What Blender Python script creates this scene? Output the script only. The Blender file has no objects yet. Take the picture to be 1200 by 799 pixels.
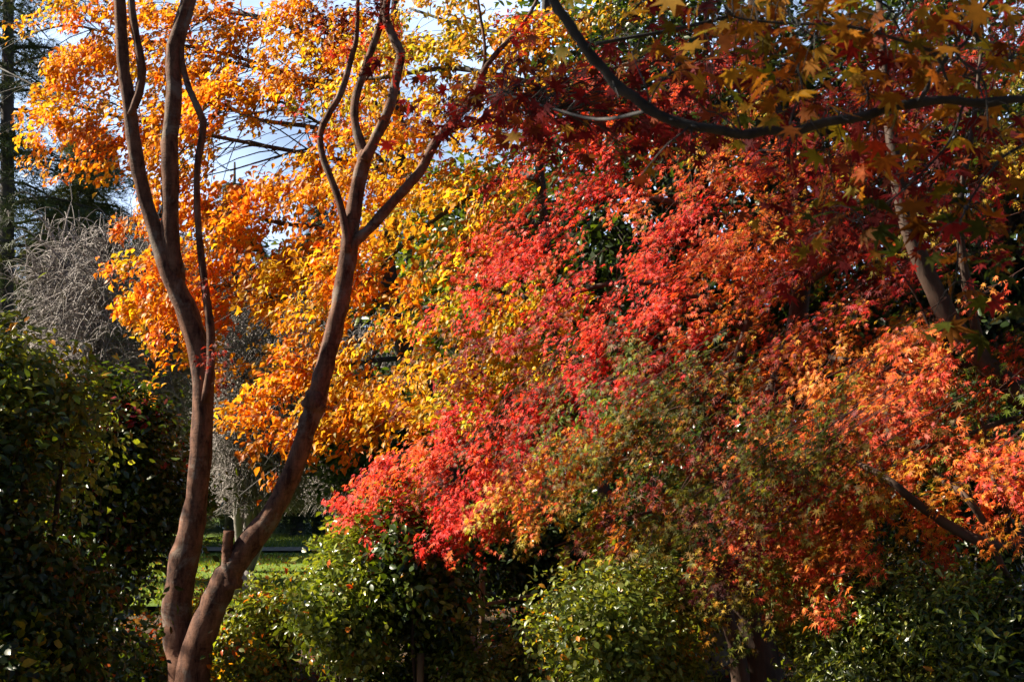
import bpy, math
import numpy as np
from math import radians as R

rng = np.random.default_rng(11)
sc = bpy.context.scene
COL = sc.collection

# ------------------------------------------------------------------ camera
CAMH = 1.7
W, H = 1200.0, 799.0
HFOV = R(45.0)
F = (W/2)/math.tan(HFOV/2)
HORIZON = 566.0
PITCH = math.atan((HORIZON-H/2)/F)
cd = bpy.data.cameras.new('camera')
cam = bpy.data.objects.new('camera', cd); COL.objects.link(cam)
cam.location = (0, 0, CAMH)
cam.rotation_euler = (math.pi/2+PITCH, 0, 0)
cd.sensor_width = 36.0
cd.lens = 18.0/math.tan(HFOV/2)
cd.clip_end = 2000
cd.dof.use_dof = True
cd.dof.focus_distance = 8.1
cd.dof.aperture_fstop = 8.0
sc.camera = cam

# ------------------------------------------------------------------ sky + sun
SUN_EL, SUN_AZ = R(37), R(80)          # azimuth measured to the left of the view direction
SUN = np.array([-math.sin(SUN_AZ)*math.cos(SUN_EL), math.cos(SUN_AZ)*math.cos(SUN_EL), math.sin(SUN_EL)])
w = bpy.data.worlds.new('World'); sc.world = w; w.use_nodes = True
nt = w.node_tree
bg = nt.nodes['Background']
sky = nt.nodes.new('ShaderNodeTexSky'); sky.sky_type = 'NISHITA'; sky.sun_disc = False
sky.sun_elevation = SUN_EL; sky.sun_rotation = -SUN_AZ
sky.air_density = .45; sky.dust_density = .15; sky.ozone_density = 1.0
bg.inputs[1].default_value = 0.05
# thin bright cloud low in the sky straight ahead
tcw = nt.nodes.new('ShaderNodeTexCoord'); sx = nt.nodes.new('ShaderNodeSeparateXYZ'); nt.links.new(tcw.outputs['Generated'], sx.inputs[0])
cn = nt.nodes.new('ShaderNodeTexNoise'); cn.inputs['Scale'].default_value = 3.2; cn.inputs['Detail'].default_value = 7; nt.links.new(tcw.outputs['Generated'], cn.inputs['Vector'])
def wm(op, a, b=None, c=None):
    m = nt.nodes.new('ShaderNodeMath'); m.operation = op
    for i_, x_ in enumerate((a, b, c)):
        if x_ is None: continue
        if isinstance(x_, (int, float)): m.inputs[i_].default_value = x_
        else: nt.links.new(x_, m.inputs[i_])
    return m.outputs[0]
def mrg(x_, a, b, c, d):
    m = nt.nodes.new('ShaderNodeMapRange'); m.interpolation_type = 'SMOOTHSTEP'; nt.links.new(x_, m.inputs[0])
    for i_, v_ in enumerate((a, b, c, d)): m.inputs[i_+1].default_value = v_
    return m.outputs[0]
cov = wm('MULTIPLY', mrg(sx.outputs['Z'], .55, .35, 0, 1), wm('MULTIPLY', mrg(sx.outputs['Y'], .65, .85, 0, 1), mrg(cn.outputs['Fac'], .30, .62, .35, 1)))
cm = nt.nodes.new('ShaderNodeMixRGB'); nt.links.new(cov, cm.inputs[0]); nt.links.new(sky.outputs[0], cm.inputs[1]); cm.inputs[2].default_value = (7.0, 9.0, 12.6, 1)
nt.links.new(cm.outputs[0], bg.inputs[0])
sd = bpy.data.lights.new('sun', 'SUN'); sd.energy = 5.0; sd.angle = R(0.6); sd.color = (1.0, 0.89, 0.72)
so = bpy.data.objects.new('sun', sd); COL.objects.link(so)
from mathutils import Vector
so.rotation_euler = Vector(-SUN).to_track_quat('-Z', 'Y').to_euler()
so.location = (-20, 10, 20)
sc.view_settings.view_transform = 'Standard'
sc.view_settings.look = 'None'
sc.view_settings.exposure = 1.55
sc.view_settings.gamma = 1.0
sc.view_settings.use_curve_mapping = False
sc.cycles.max_bounces = 6
sc.cycles.diffuse_bounces = 4
sc.cycles.glossy_bounces = 2
sc.cycles.transmission_bounces = 4
sc.cycles.caustics_reflective = False
sc.cycles.caustics_refractive = False
sc.cycles.use_denoising = True
sc.cycles.sample_clamp_indirect = 4.0

# ------------------------------------------------------------------ helpers
cp, sp_ = math.cos(PITCH), math.sin(PITCH)
def P(px, py, d):
    """world point on the photo's line of sight (px,py) at ground distance d"""
    px = np.asarray(px, float); py = np.asarray(py, float); d = np.asarray(d, float)
    a = (px-W/2)/F; b = -(py-H/2)/F
    dy = cp - b*sp_; dz = sp_ + b*cp
    return np.stack([a/dy*d, d*np.ones_like(a), CAMH + dz/dy*d], -1)
def nrm(v): return v/np.maximum(np.linalg.norm(v, axis=-1, keepdims=True), 1e-9)
def srgb(r, g, b):
    return tuple(((c/255)/12.92 if c/255 <= .04045 else ((c/255+.055)/1.055)**2.4) for c in (r, g, b))

class MB:
    """collects geometry and links it as one mesh object"""
    def __init__(s): s.v = []; s.f = []; s.c = []; s.n = 0; s.w = []
    def add(s, v, faces, col=None):
        v = np.asarray(v, float); s.v.append(v)
        for fa in faces: s.f.append(np.asarray(fa, int)+s.n)
        s.n += len(v)
        if col is None: col = np.ones((len(v), 3))*.5
        s.c.append(np.broadcast_to(col, (len(v), 3)))
        return s
    def build(s, name, mat, parent=None, smooth=True):
        org = np.array(getattr(parent, 'name', None) and ORG[parent.name] or (0, 0, 0), float)
        v = np.concatenate(s.v)-org
        me = bpy.data.meshes.new(name)
        me.vertices.add(len(v)); me.vertices.foreach_set('co', v.ravel())
        nl = sum(f.size for f in s.f); npoly = sum(f.shape[0] for f in s.f)
        me.loops.add(nl); me.polygons.add(npoly)
        me.loops.foreach_set('vertex_index', np.concatenate([f.ravel() for f in s.f]).astype(np.int32))
        sizes = np.concatenate([np.full(f.shape[0], f.shape[1]) for f in s.f])
        st = np.concatenate([[0], np.cumsum(sizes)[:-1]]).astype(np.int32)
        me.polygons.foreach_set('loop_start', st)
        me.update(calc_edges=True)
        if smooth: me.polygons.foreach_set('use_smooth', np.ones(npoly, bool))
        c = np.concatenate(s.c); at = me.color_attributes.new('tint', 'FLOAT_COLOR', 'POINT')
        at.data.foreach_set('color', np.concatenate([c, np.ones((len(c), 1))], 1).ravel().astype(np.float32))
        me.materials.append(mat)
        o = bpy.data.objects.new(name, me); COL.objects.link(o)
        if parent is not None: o.parent = parent
        ORG[o.name] = tuple(org)
        return o
ORG = {}
def thing(name, label, cat, loc, group=None):
    o = bpy.data.objects.new(name, None); COL.objects.link(o); o.location = tuple(float(x) for x in loc)
    o.empty_display_size = .2
    o['label'] = label; o['category'] = cat
    if group: o['group'] = group
    ORG[o.name] = tuple(float(x) for x in loc)
    return o
def tag(o, label=None, cat=None, group=None, kind=None):
    for k, x in (('label', label), ('category', cat), ('group', group), ('kind', kind)):
        if x: o[k] = x
    return o

def spline(p, k=4):
    p = np.asarray(p, float)
    if len(p) < 3: 
        t = np.linspace(0, 1, k+1)[:, None]; return p[0]*(1-t)+p[-1]*t
    q = np.vstack([2*p[0]-p[1], p, 2*p[-1]-p[-2]]); out = []
    for i in range(1, len(q)-2):
        for j in range(k):
            t = j/k; a, b, c, d = q[i-1], q[i], q[i+1], q[i+2]
            out.append(.5*((2*b)+(-a+c)*t+(2*a-5*b+4*c-d)*t*t+(-a+3*b-3*c+d)*t**3))
    out.append(q[-2]); return np.array(out)
def tube(mb, pts, rad, sides=8, k=4, rough=0.06, col=None):
    pts = np.asarray(pts, float); rad = np.asarray(rad, float)
    if rad.ndim == 0: rad = np.full(len(pts), float(rad))
    q = spline(np.column_stack([pts, rad]), k); p = q[:, :3]; r = np.maximum(q[:, 3], 0.0006)
    t = nrm(np.gradient(p, axis=0))
    n = np.cross(t[0], [0.31, .2, .9]); n = n/max(np.linalg.norm(n), 1e-6); N = []
    for i in range(len(p)):
        n = n - t[i]*np.dot(n, t[i]); n = n/max(np.linalg.norm(n), 1e-6); N.append(n)
    N = np.array(N); B = np.cross(t, N)
    a = np.arange(sides)/sides*2*math.pi
    rr = r[:, None]*(1+rough*rng.standard_normal((len(p), sides)))
    if sides >= 9: p = p+np.cumsum(rng.normal(0, 1, (len(p), 3)), 0)*0+rng.normal(0, 1, (len(p), 3))*r[:, None]*.025; rr *= (1+.03*rng.standard_normal((len(p), 1)))
    if sides >= 8: rr *= 1+0.05*np.sin(2*a[None]+np.linspace(0, 5, len(p))[:, None])
    v = p[:, None]+rr[..., None]*(np.cos(a)[None, :, None]*N[:, None]+np.sin(a)[None, :, None]*B[:, None])
    m = len(p); i = np.arange(m-1)[:, None]*sides; j = np.arange(sides)[None]; j2 = (j+1) % sides
    f = np.stack([i+j, i+j2, i+sides+j2, i+sides+j], -1).reshape(-1, 4)
    faces = [f]
    caps = np.array([list(range(sides))[::-1], list(range((m-1)*sides, m*sides))])
    mb.add(v.reshape(-1, 3), faces+[caps], col)
    return p
def thin_curves(mb, P0, P1, P2, r0, col=None):
    """many thin three-sided twigs at once: quadratic curves P0-P1-P2 (n,3)"""
    n = len(P0)
    if n == 0: return
    T = np.array([0, .25, .5, .75, 1.0])
    c = ((1-T)**2)[None, :, None]*P0[:, None]+(2*T*(1-T))[None, :, None]*P1[:, None]+(T**2)[None, :, None]*P2[:, None]
    d = nrm(P2-P0); u = nrm(np.cross(d, [.3, .5, .8])); v = np.cross(d, u)
    rr = (np.asarray(r0)*np.ones(n))[:, None]*np.array([1, .85, .7, .5, .25])[None]
    a = np.arange(3)/3*2*math.pi
    V = c[:, :, None]+rr[:, :, None, None]*(np.cos(a)[None, None, :, None]*u[:, None, None]+np.sin(a)[None, None, :, None]*v[:, None, None])
    f = []
    for s in range(4):
        for j in range(3):
            f.append([s*3+j, s*3+(j+1) % 3, (s+1)*3+(j+1) % 3, (s+1)*3+j])
    f = np.array(f)
    fa = (f[None]+(np.arange(n)*15)[:, None, None]).reshape(-1, 4)
    mb.add(V.reshape(-1, 3), [fa], col)

# leaf templates: vertices (x = tip direction, y = width, z = normal) + triangles
def star_template(lobes=7, notch=.3, droop=.22, wide=1.0):
    angs = {7: [0, 40, 82, 128], 5: [0, 47, 98]}[lobes]
    L = {7: [1, .93, .74, .45], 5: [1, .9, .62]}[lobes]
    a = []; 
    for s in (-1, 1):
        for i, (x, l) in enumerate(zip(angs, L)):
            if s == -1 and i == 0: continue
            a.append((s*x, l))
    a.sort()
    out = []
    for i, (x, l) in enumerate(a):
        out.append((x, l))
        nx = a[i+1][0] if i+1 < len(a) else None
        if nx is not None: out.append(((x+nx)/2, notch*wide*(.75 if abs(x+nx)/2 > 90 else 1)))
    out.append((180, .06))
    v = [(0, 0, .0)]
    for i, (x, l) in enumerate(out):
        t = math.radians(x); v.append((l*math.cos(t), l*math.sin(t)*wide, -droop*l*l+(.09 if i % 2 else 0)))
    n = len(out); f = [(0, 1+i, 1+(i+1) % n) for i in range(n)]
    return np.array(v, float), np.array(f)
def ovate_template(wd=.28, fold=.12, curl=.25):
    v = np.array([(-.5, 0, 0), (-.22, wd*.85, fold), (.12, wd, fold), (.5, 0, -curl), (.12, -wd, fold), (-.22, -wd*.85, fold), (-.05, 0, .0)])
    f = np.array([(0, 6, 1), (1, 6, 2), (2, 6, 3), (3, 6, 4), (4, 6, 5), (5, 6, 0)])
    return v, f
def needle_template():
    v = []; f = []
    for k in range(5):
        a = -1.0+k*.5; c, s = math.cos(a), math.sin(a); b = len(v)
        v += [(-.1*c, -.1*s-.03, 0), (-.1*c, -.1*s+.03, 0), (c, s*.8, -.12+.1*(k % 2))]; f.append((b, b+1, b+2))
    return np.array(v, float), np.array(f)
STAR7 = star_template(7, .25, .26); STAR5 = star_template(5, .36)
STARBIG = star_template(7, .38, .16)
OVATE = ovate_template(); CAMEL = ovate_template(.25, .07, .12); NEEDLE = needle_template(); LONG = ovate_template(.17, .06, .3)

def leaves(mb, pos, normal, tip, size, tmpl, col):
    tv, tf = tmpl; n = len(pos)
    if n == 0: return
    nn = nrm(normal); t = tip-nn*np.sum(tip*nn, -1, keepdims=True); t = nrm(t); b = np.cross(nn, t)
    size = np.asarray(size)*np.ones(n)
    wv = .85+.3*rng.random((n, 1, 1))
    bend = rng.normal(1, .6, (n, 1, 1))
    v = pos[:, None]+size[:, None, None]*(tv[None, :, 0:1]*t[:, None]+tv[None, :, 1:2]*b[:, None]*wv+tv[None, :, 2:3]*nn[:, None]*bend)
    m = len(tv)
    fa = (tf[None]+(np.arange(n)*m)[:, None, None]).reshape(-1, 3)
    mb.add(v.reshape(-1, 3), [fa], np.repeat(col, m, 0))

# leaf colours (linear reflectance; the olive tone also carries some shade)
TONES = {
 'R': [(.72, .035, .03), (.78, .06, .03), (.64, .022, .022), (.78, .12, .03), (.74, .045, .06)],
 'C': [(.74, .14, .05), (.74, .09, .045), (.76, .22, .045), (.68, .06, .04)],           # coral
 'O': [(.74, .20, .02), (.72, .13, .02), (.74, .30, .03), (.68, .07, .02), (.74, .16, .03)],
 'Y': [(.68, .40, .03), (.62, .44, .05), (.66, .28, .02), (.50, .42, .04)],
 'G': [(.22, .24, .02), (.34, .28, .02), (.14, .17, .015), (.42, .30, .02)],
 'o': [(.70, .30, .02), (.74, .36, .022), (.66, .22, .015), (.72, .42, .03), (.64, .16, .02)], # orange broadleaf
 'y': [(.68, .38, .02), (.66, .30, .02), (.62, .44, .04), (.58, .22, .02), (.45, .40, .04)],
 'g': [(.20, .27, .03), (.32, .36, .04), (.13, .2, .03), (.5, .4, .04)],
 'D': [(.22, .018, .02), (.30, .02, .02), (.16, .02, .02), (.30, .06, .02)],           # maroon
 'E': [(.09, .10, .012), (.15, .12, .012), (.06, .08, .012), (.26, .09, .012)],           # olive green turning, also darkened to stand in for shade
 'K': [(.50, .20, .02), (.58, .30, .03), (.45, .13, .02), (.30, .22, .02)],           # ochre yellow near leaves
 'n': [(.035, .06, .02), (.05, .085, .02), (.03, .05, .02)],                           # evergreen
 'l': [(.15, .19, .03), (.21, .25, .035), (.10, .14, .025), (.28, .29, .06)],          # light green shrub
 'c': [(.035, .06, .012), (.055, .09, .015), (.03, .045, .012), (.08, .11, .015)],
 'q': [(.16, .18, .05), (.17, .18, .06), (.09, .12, .05), (.2, .2, .08)],
 'p': [(.05, .075, .035), (.07, .09, .035), (.04, .06, .03), (.10, .11, .04)],        # conifer needles
}
def tones(key, n, var=.16):
    t = np.array(TONES[key]); i = rng.integers(0, len(t), n)
    c = t[i]*(.35+.65*rng.random((n, 1)))+t[rng.integers(0, len(t), n)]*0
    c = t[i]*(1+var*rng.standard_normal((n, 1)))
    return np.clip(c, .008, .8)

LIT, SHD = [], []      # leaves that stand in sun / in the shade of the added tree

# ------------------------------------------------------------------ materials
def newmat(name):
    m = bpy.data.materials.new(name); m.use_nodes = True; return m, m.node_tree, m.node_tree.nodes['Principled BSDF']
def leaf_mat(name, trans=.4, rough=.42, spec=.5, warm=(1.25, 1.1, .8)):
    m, t, b = newmat(name); n = t.nodes; l = t.links
    a = n.new('ShaderNodeAttribute'); a.attribute_name = 'tint'
    geo = n.new('ShaderNodeNewGeometry')
    tc = n.new('ShaderNodeTexCoord'); no = n.new('ShaderNodeTexNoise'); no.inputs['Scale'].default_value = 55; no.inputs['Detail'].default_value = 3
    l.new(tc.outputs['Object'], no.inputs['Vector'])
    mr = n.new('ShaderNodeMapRange'); mr.inputs[1].default_value = .3; mr.inputs[2].default_value = .7; mr.inputs[3].default_value = .72; mr.inputs[4].default_value = 1.2
    l.new(no.outputs['Fac'], mr.inputs[0])
    mx = n.new('ShaderNodeVectorMath'); mx.operation = 'SCALE'; l.new(a.outputs['Color'], mx.inputs[0]); l.new(mr.outputs[0], mx.inputs['Scale'])
    l.new(mx.outputs[0], b.inputs['Base Color']); b.inputs['Roughness'].default_value = rough
    b.inputs['Specular IOR Level'].default_value = spec
    tr = n.new('ShaderNodeBsdfTranslucent'); wv = n.new('ShaderNodeVectorMath'); wv.operation = 'MULTIPLY'; wv.inputs[1].default_value = warm
    l.new(mx.outputs[0], wv.inputs[0]); l.new(wv.outputs[0], tr.inputs['Color'])
    ms = n.new('ShaderNodeMixShader'); ms.inputs[0].default_value = trans
    l.new(b.outputs[0], ms.inputs[1]); l.new(tr.outputs[0], ms.inputs[2])
    l.new(ms.outputs[0], n['Material Output'].inputs['Surface'])
    return m
def bark_mat(name, c0, c1, scale=9, stretch=(1, 1, .25), bump=.5, rough=.75):
    m, t, b = newmat(name); n = t.nodes; l = t.links
    tc = n.new('ShaderNodeTexCoord'); mp = n.new('ShaderNodeMapping'); mp.inputs['Scale'].default_value = stretch
    l.new(tc.outputs['Object'], mp.inputs['Vector'])
    no = n.new('ShaderNodeTexNoise'); no.inputs['Scale'].default_value = scale; no.inputs['Detail'].default_value = 8; no.inputs['Roughness'].default_value = .65
    l.new(mp.outputs[0], no.inputs['Vector'])
    n2 = n.new('ShaderNodeTexNoise'); n2.inputs['Scale'].default_value = scale*.35; n2.inputs['Detail'].default_value = 3
    l.new(tc.outputs['Object'], n2.inputs['Vector'])
    mm = n.new('ShaderNodeMath'); mm.operation = 'MULTIPLY_ADD'; mm.inputs[1].default_value = .6; l.new(no.outputs['Fac'], mm.inputs[0])
    m3 = n.new('ShaderNodeMath'); m3.operation = 'MULTIPLY'; m3.inputs[1].default_value = .4; l.new(n2.outputs['Fac'], m3.inputs[0]); l.new(m3.outputs[0], mm.inputs[2])
    r = n.new('ShaderNodeValToRGB'); r.color_ramp.elements[0].position = .38; r.color_ramp.elements[1].position = .62
    r.color_ramp.elements[0].color = (*c0, 1); r.color_ramp.elements[1].color = (*c1, 1)
    l.new(mm.outputs[0], r.inputs[0]); l.new(r.outputs[0], b.inputs['Base Color'])
    b.inputs['Roughness'].default_value = rough; b.inputs['Specular IOR Level'].default_value = .3
    bu = n.new('ShaderNodeBump'); bu.inputs['Strength'].default_value = bump; bu.inputs['Distance'].default_value = .02
    l.new(no.outputs['Fac'], bu.inputs['Height']); l.new(bu.outputs[0], b.inputs['Normal'])
    return m
def stem_mat(name):
    """smooth cherry-like bark: fine cross bands, pores, grey lichen patches"""
    m, t, b = newmat(name); n = t.nodes; l = t.links
    tc = n.new('ShaderNodeTexCoord')
    def noi(sc_, st, det=6, dist=0.):
        mp = n.new('ShaderNodeMapping'); mp.inputs['Scale'].default_value = st; l.new(tc.outputs['Object'], mp.inputs['Vector'])
        q = n.new('ShaderNodeTexNoise'); q.inputs['Scale'].default_value = sc_; q.inputs['Detail'].default_value = det; q.inputs['Roughness'].default_value = .7
        q.inputs['Distortion'].default_value = dist; l.new(mp.outputs[0], q.inputs['Vector']); return q.outputs['Fac']
    def ramp(f, p0, c0, p1, c1):
        r = n.new('ShaderNodeValToRGB'); r.color_ramp.elements[0].position = p0; r.color_ramp.elements[1].position = p1
        r.color_ramp.elements[0].color = (*c0, 1); r.color_ramp.elements[1].color = (*c1, 1); l.new(f, r.inputs[0]); return r.outputs[0]
    band = noi(9, (1, 1, 5), 5, .8); blot = noi(13, (1, 1, .35), 9, .3); lich = noi(3.2, (1, 1, 1), 9, .4); pore = noi(45, (1, 1, 2.5), 4)
    base_ = ramp(blot, .36, (.035, .014, .010), .62, (.21, .105, .066))
    bc = ramp(band, .34, (.55, .5, .48), .50, (1.1, 1.05, 1.0))
    m1 = n.new('ShaderNodeMixRGB'); m1.blend_type = 'MULTIPLY'; m1.inputs[0].default_value = .6; l.new(base_, m1.inputs[1]); l.new(bc, m1.inputs[2])
    lf = ramp(lich, .54, (0, 0, 0), .62, (.75, .75, .75)); m2 = n.new('ShaderNodeMixRGB'); l.new(lf, m2.inputs[0]); l.new(m1.outputs[0], m2.inputs[1]); m2.inputs[2].default_value = (.20, .17, .14, 1)
    l.new(m2.outputs[0], b.inputs['Base Color']); b.inputs['Roughness'].default_value = .78; b.inputs['Specular IOR Level'].default_value = .2
    ad = n.new('ShaderNodeMath'); ad.operation = 'MULTIPLY_ADD'; ad.inputs[1].default_value = .8; l.new(band, ad.inputs[0]); l.new(blot, ad.inputs[2])
    a2 = n.new('ShaderNodeMath'); a2.operation = 'MULTIPLY_ADD'; a2.inputs[1].default_value = .35; l.new(pore, a2.inputs[0]); l.new(ad.outputs[0], a2.inputs[2])
    bu = n.new('ShaderNodeBump'); bu.inputs['Strength'].default_value = .7; bu.inputs['Distance'].default_value = .008
    l.new(a2.outputs[0], bu.inputs['Height']); l.new(bu.outputs[0], b.inputs['Normal'])
    return m
def noise_mat(name, cols, scale=4, bump=.4, rough=.9, detail=8):
    m, t, b = newmat(name); n = t.nodes; l = t.links
    tc = n.new('ShaderNodeTexCoord'); no = n.new('ShaderNodeTexNoise'); no.inputs['Scale'].default_value = scale; no.inputs['Detail'].default_value = detail
    l.new(tc.outputs['Object'], no.inputs['Vector'])
    r = n.new('ShaderNodeValToRGB'); els = r.color_ramp.elements
    ps = np.linspace(.32, .68, len(cols))
    els[0].position = ps[0]; els[0].color = (*cols[0], 1); els[1].position = ps[-1]; els[1].color = (*cols[-1], 1)
    for p_, c in list(zip(ps, cols))[1:-1]:
        e = els.new(p_); e.color = (*c, 1)
    l.new(no.outputs['Fac'], r.inputs[0]); l.new(r.outputs[0], b.inputs['Base Color']); b.inputs['Roughness'].default_value = rough
    b.inputs['Specular IOR Level'].default_value = .2
    bu = n.new('ShaderNodeBump'); bu.inputs['Strength'].default_value = bump; bu.inputs['Distance'].default_value = .05
    l.new(no.outputs['Fac'], bu.inputs['Height']); l.new(bu.outputs[0], b.inputs['Normal'])
    return m
M_MAPLE = leaf_mat('maple leaf', .46, .5, .2, (1.3, 1.2, .6))
M_NEAR = leaf_mat('large maple leaf', .5, .6, .12, (1.2, 1.1, .7))
M_BROAD = leaf_mat('autumn broad leaf', .58, .45, .3, (1.3, 1.1, .6))
M_GLOSS = leaf_mat('glossy evergreen leaf', .3, .25, .5, (1.8, 1.8, .4))
M_SOFT = leaf_mat('soft green leaf', .42, .34, .5, (1.6, 1.5, .4))
M_NEEDLE = leaf_mat('conifer needle', .2, .55, .3, (1.3, 1.3, .8))
M_BARK = stem_mat('smooth reddish bark')
M_MBARK = bark_mat('maple bark', (.03, .017, .011), (.09, .052, .034), 12, (1, 1, .3), .4)
M_DBARK = bark_mat('dark branch bark', (.02, .02, .02), (.06, .055, .05), 30)
M_RTWIG = bark_mat('dark red twig bark', (.03, .010, .008), (.07, .026, .018), 30)
M_CBARK = bark_mat('conifer bark', (.04, .032, .028), (.10, .08, .07), 6, (1, 1, .15), .8)
M_TWIG = bark_mat('grey bare twig', (.15, .13, .12), (.34, .30, .28), 3, (1, 1, 1), .1, .7)
M_WOOD = bark_mat('weathered post wood', (.10, .055, .028), (.26, .155, .08), 14, (1, 1, .1), .3)
M_ROCK = noise_mat('grey rock', [(.12, .11, .10), (.26, .24, .22), (.36, .33, .30)], 7, .7)
M_SLAB = noise_mat('pale paving stone', [(.15, .145, .14), (.2, .19, .18), (.25, .24, .22)], 12, .2)
M_SOIL = noise_mat('leaf mould soil', [(.018, .014, .009), (.05, .035, .02), (.09, .06, .035), (.05, .05, .02)], 2.6, .6)
M_LAWN = noise_mat('lawn turf', [(.07, .12, .015), (.12, .19, .025), (.18, .23, .04)], 1.1, .3)
M_PATH = noise_mat('gravel path', [(.26, .21, .15), (.38, .32, .24)], 8, .3)

# ------------------------------------------------------------------ the ground
def gz(x, y):
    return .06*np.sin(x*.55+1)*np.cos(y*.42)+.03*np.sin(x*1.7+y*1.1)
xs = np.concatenate([np.linspace(-600, -30, 12), np.linspace(-25, 25, 120), np.linspace(30, 600, 12)])
ys = np.concatenate([np.linspace(-60, 0, 8), np.linspace(.5, 60, 130), np.linspace(66, 1200, 16)])
X, Y = np.meshgrid(xs, ys); Z = gz(X, Y)*np.clip((40-np.abs(Y-8))/20, 0, 1)*np.clip((30-np.abs(X))/10, 0, 1)
g = MB(); nx = len(xs); i = np.arange(len(ys)-1)[:, None]*nx; j = np.arange(nx-1)[None]
g.add(np.stack([X, Y, Z], -1).reshape(-1, 3), [np.stack([i+j, i+j+1, i+nx+j+1, i+nx+j], -1).reshape(-1, 4)])
tag(g.build('ground', M_SOIL), kind='structure', label='dark leaf littered soil under the garden trees')
def sheet(name, poly, z, m, label, n=60):
    """a flat polygon strip given as left and right edges along y"""
    L, Rr = spline(poly[0], 10), spline(poly[1], 10); k = min(len(L), len(Rr)); s = MB()
    T = np.linspace(0, 1, 12)
    V = L[:k, None]*(1-T)[None, :, None]+Rr[:k, None]*T[None, :, None]
    zz = gz(V[..., 0], V[..., 1])*np.clip((40-np.abs(V[..., 1]-8))/20, 0, 1)*np.clip((30-np.abs(V[..., 0]))/10, 0, 1)
    V = np.stack([V[..., 0], V[..., 1], np.maximum(zz, 0)+z], -1)
    i = np.arange(k-1)[:, None]*12; j = np.arange(11)[None]
    s.add(V.reshape(-1, 3), [np.stack([i+j, i+j+1, i+12+j+1, i+12+j], -1).reshape(-1, 4)])
    return tag(s.build(name, m), kind='structure', label=label)
sheet('lawn', ([(-22, 17, 0), (-24, 24, 0), (-26, 34, 0), (-30, 60, 0)], [(2.5, 17, 0), (3, 24, 0), (5, 34, 0), (8, 60, 0)]), .05, M_LAWN, 'bright mown lawn seen between the two stems')
sheet('path', ([(-30, 29.5, 0), (-15, 29, 0), (-5, 30, 0), (6, 31, 0)], [(-30, 31.5, 0), (-15, 30.8, 0), (-5, 31.8, 0), (6, 33, 0)]), .10, M_PATH, 'pale gravel path crossing the far lawn')
sheet('stone_path', ([(-1.9, 9.2, 0), (-1.5, 9.8, 0), (-1.05, 10.6, 0), (-.75, 11.3, 0)], [(-1.0, 9.2, 0), (-.72, 9.8, 0), (-.55, 10.5, 0), (-.5, 11.2, 0)]), .04, M_SLAB, 'pale paved path between the clipped shrub and the fence')

# grass blades on the lawn, fallen leaves on the soil
gb = MB(); n = 26000
x = rng.uniform(-9, 1.2, n); y = 17+rng.random(n)**1.3*22
pos = np.stack([x, y, np.full(n, .05)], -1); keep = (y < 28.8) | (y > 32.4); pos = pos[keep]; n = len(pos)
leaves(gb, pos+[0, 0, .035], rng.normal(0, 1, (n, 3))*[1, 1, .25], np.array([0, 0, 1.])+rng.normal(0, .3, (n, 3)), rng.uniform(.07, .14, n), ovate_template(.09, .02, .05), np.clip(tones('l', n)*[1.0, 1.1, .8], 0, 1))
tag(gb.build('grass', M_SOFT), kind='stuff', label='short green grass on the far lawn')
fb = MB(); n = 9000
x = rng.uniform(-6.5, 6.5, n); y = rng.uniform(6, 17, n); z = np.maximum(gz(x, y), 0)+.05
z = gz(x, y)+.012+.02*rng.random(n)
leaves(fb, np.concatenate([np.stack([x, y, z], -1)[:-1600], np.stack([rng.uniform(-8, 0, 1600), rng.uniform(17.5, 28, 1600), np.full(1600, .1)], -1)]), np.array([0, 0, 1.])+rng.normal(0, .45, (n, 3)), rng.normal(0, 1, (n, 3)), rng.uniform(.03, .06, n), STAR5, tones('O', n)*rng.uniform(.35, 1, (n, 1))*[.8, .9, 1.2])
tag(fb.build('fallen_leaves', M_MAPLE), kind='stuff', label='fallen orange and brown leaves on the ground')

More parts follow.
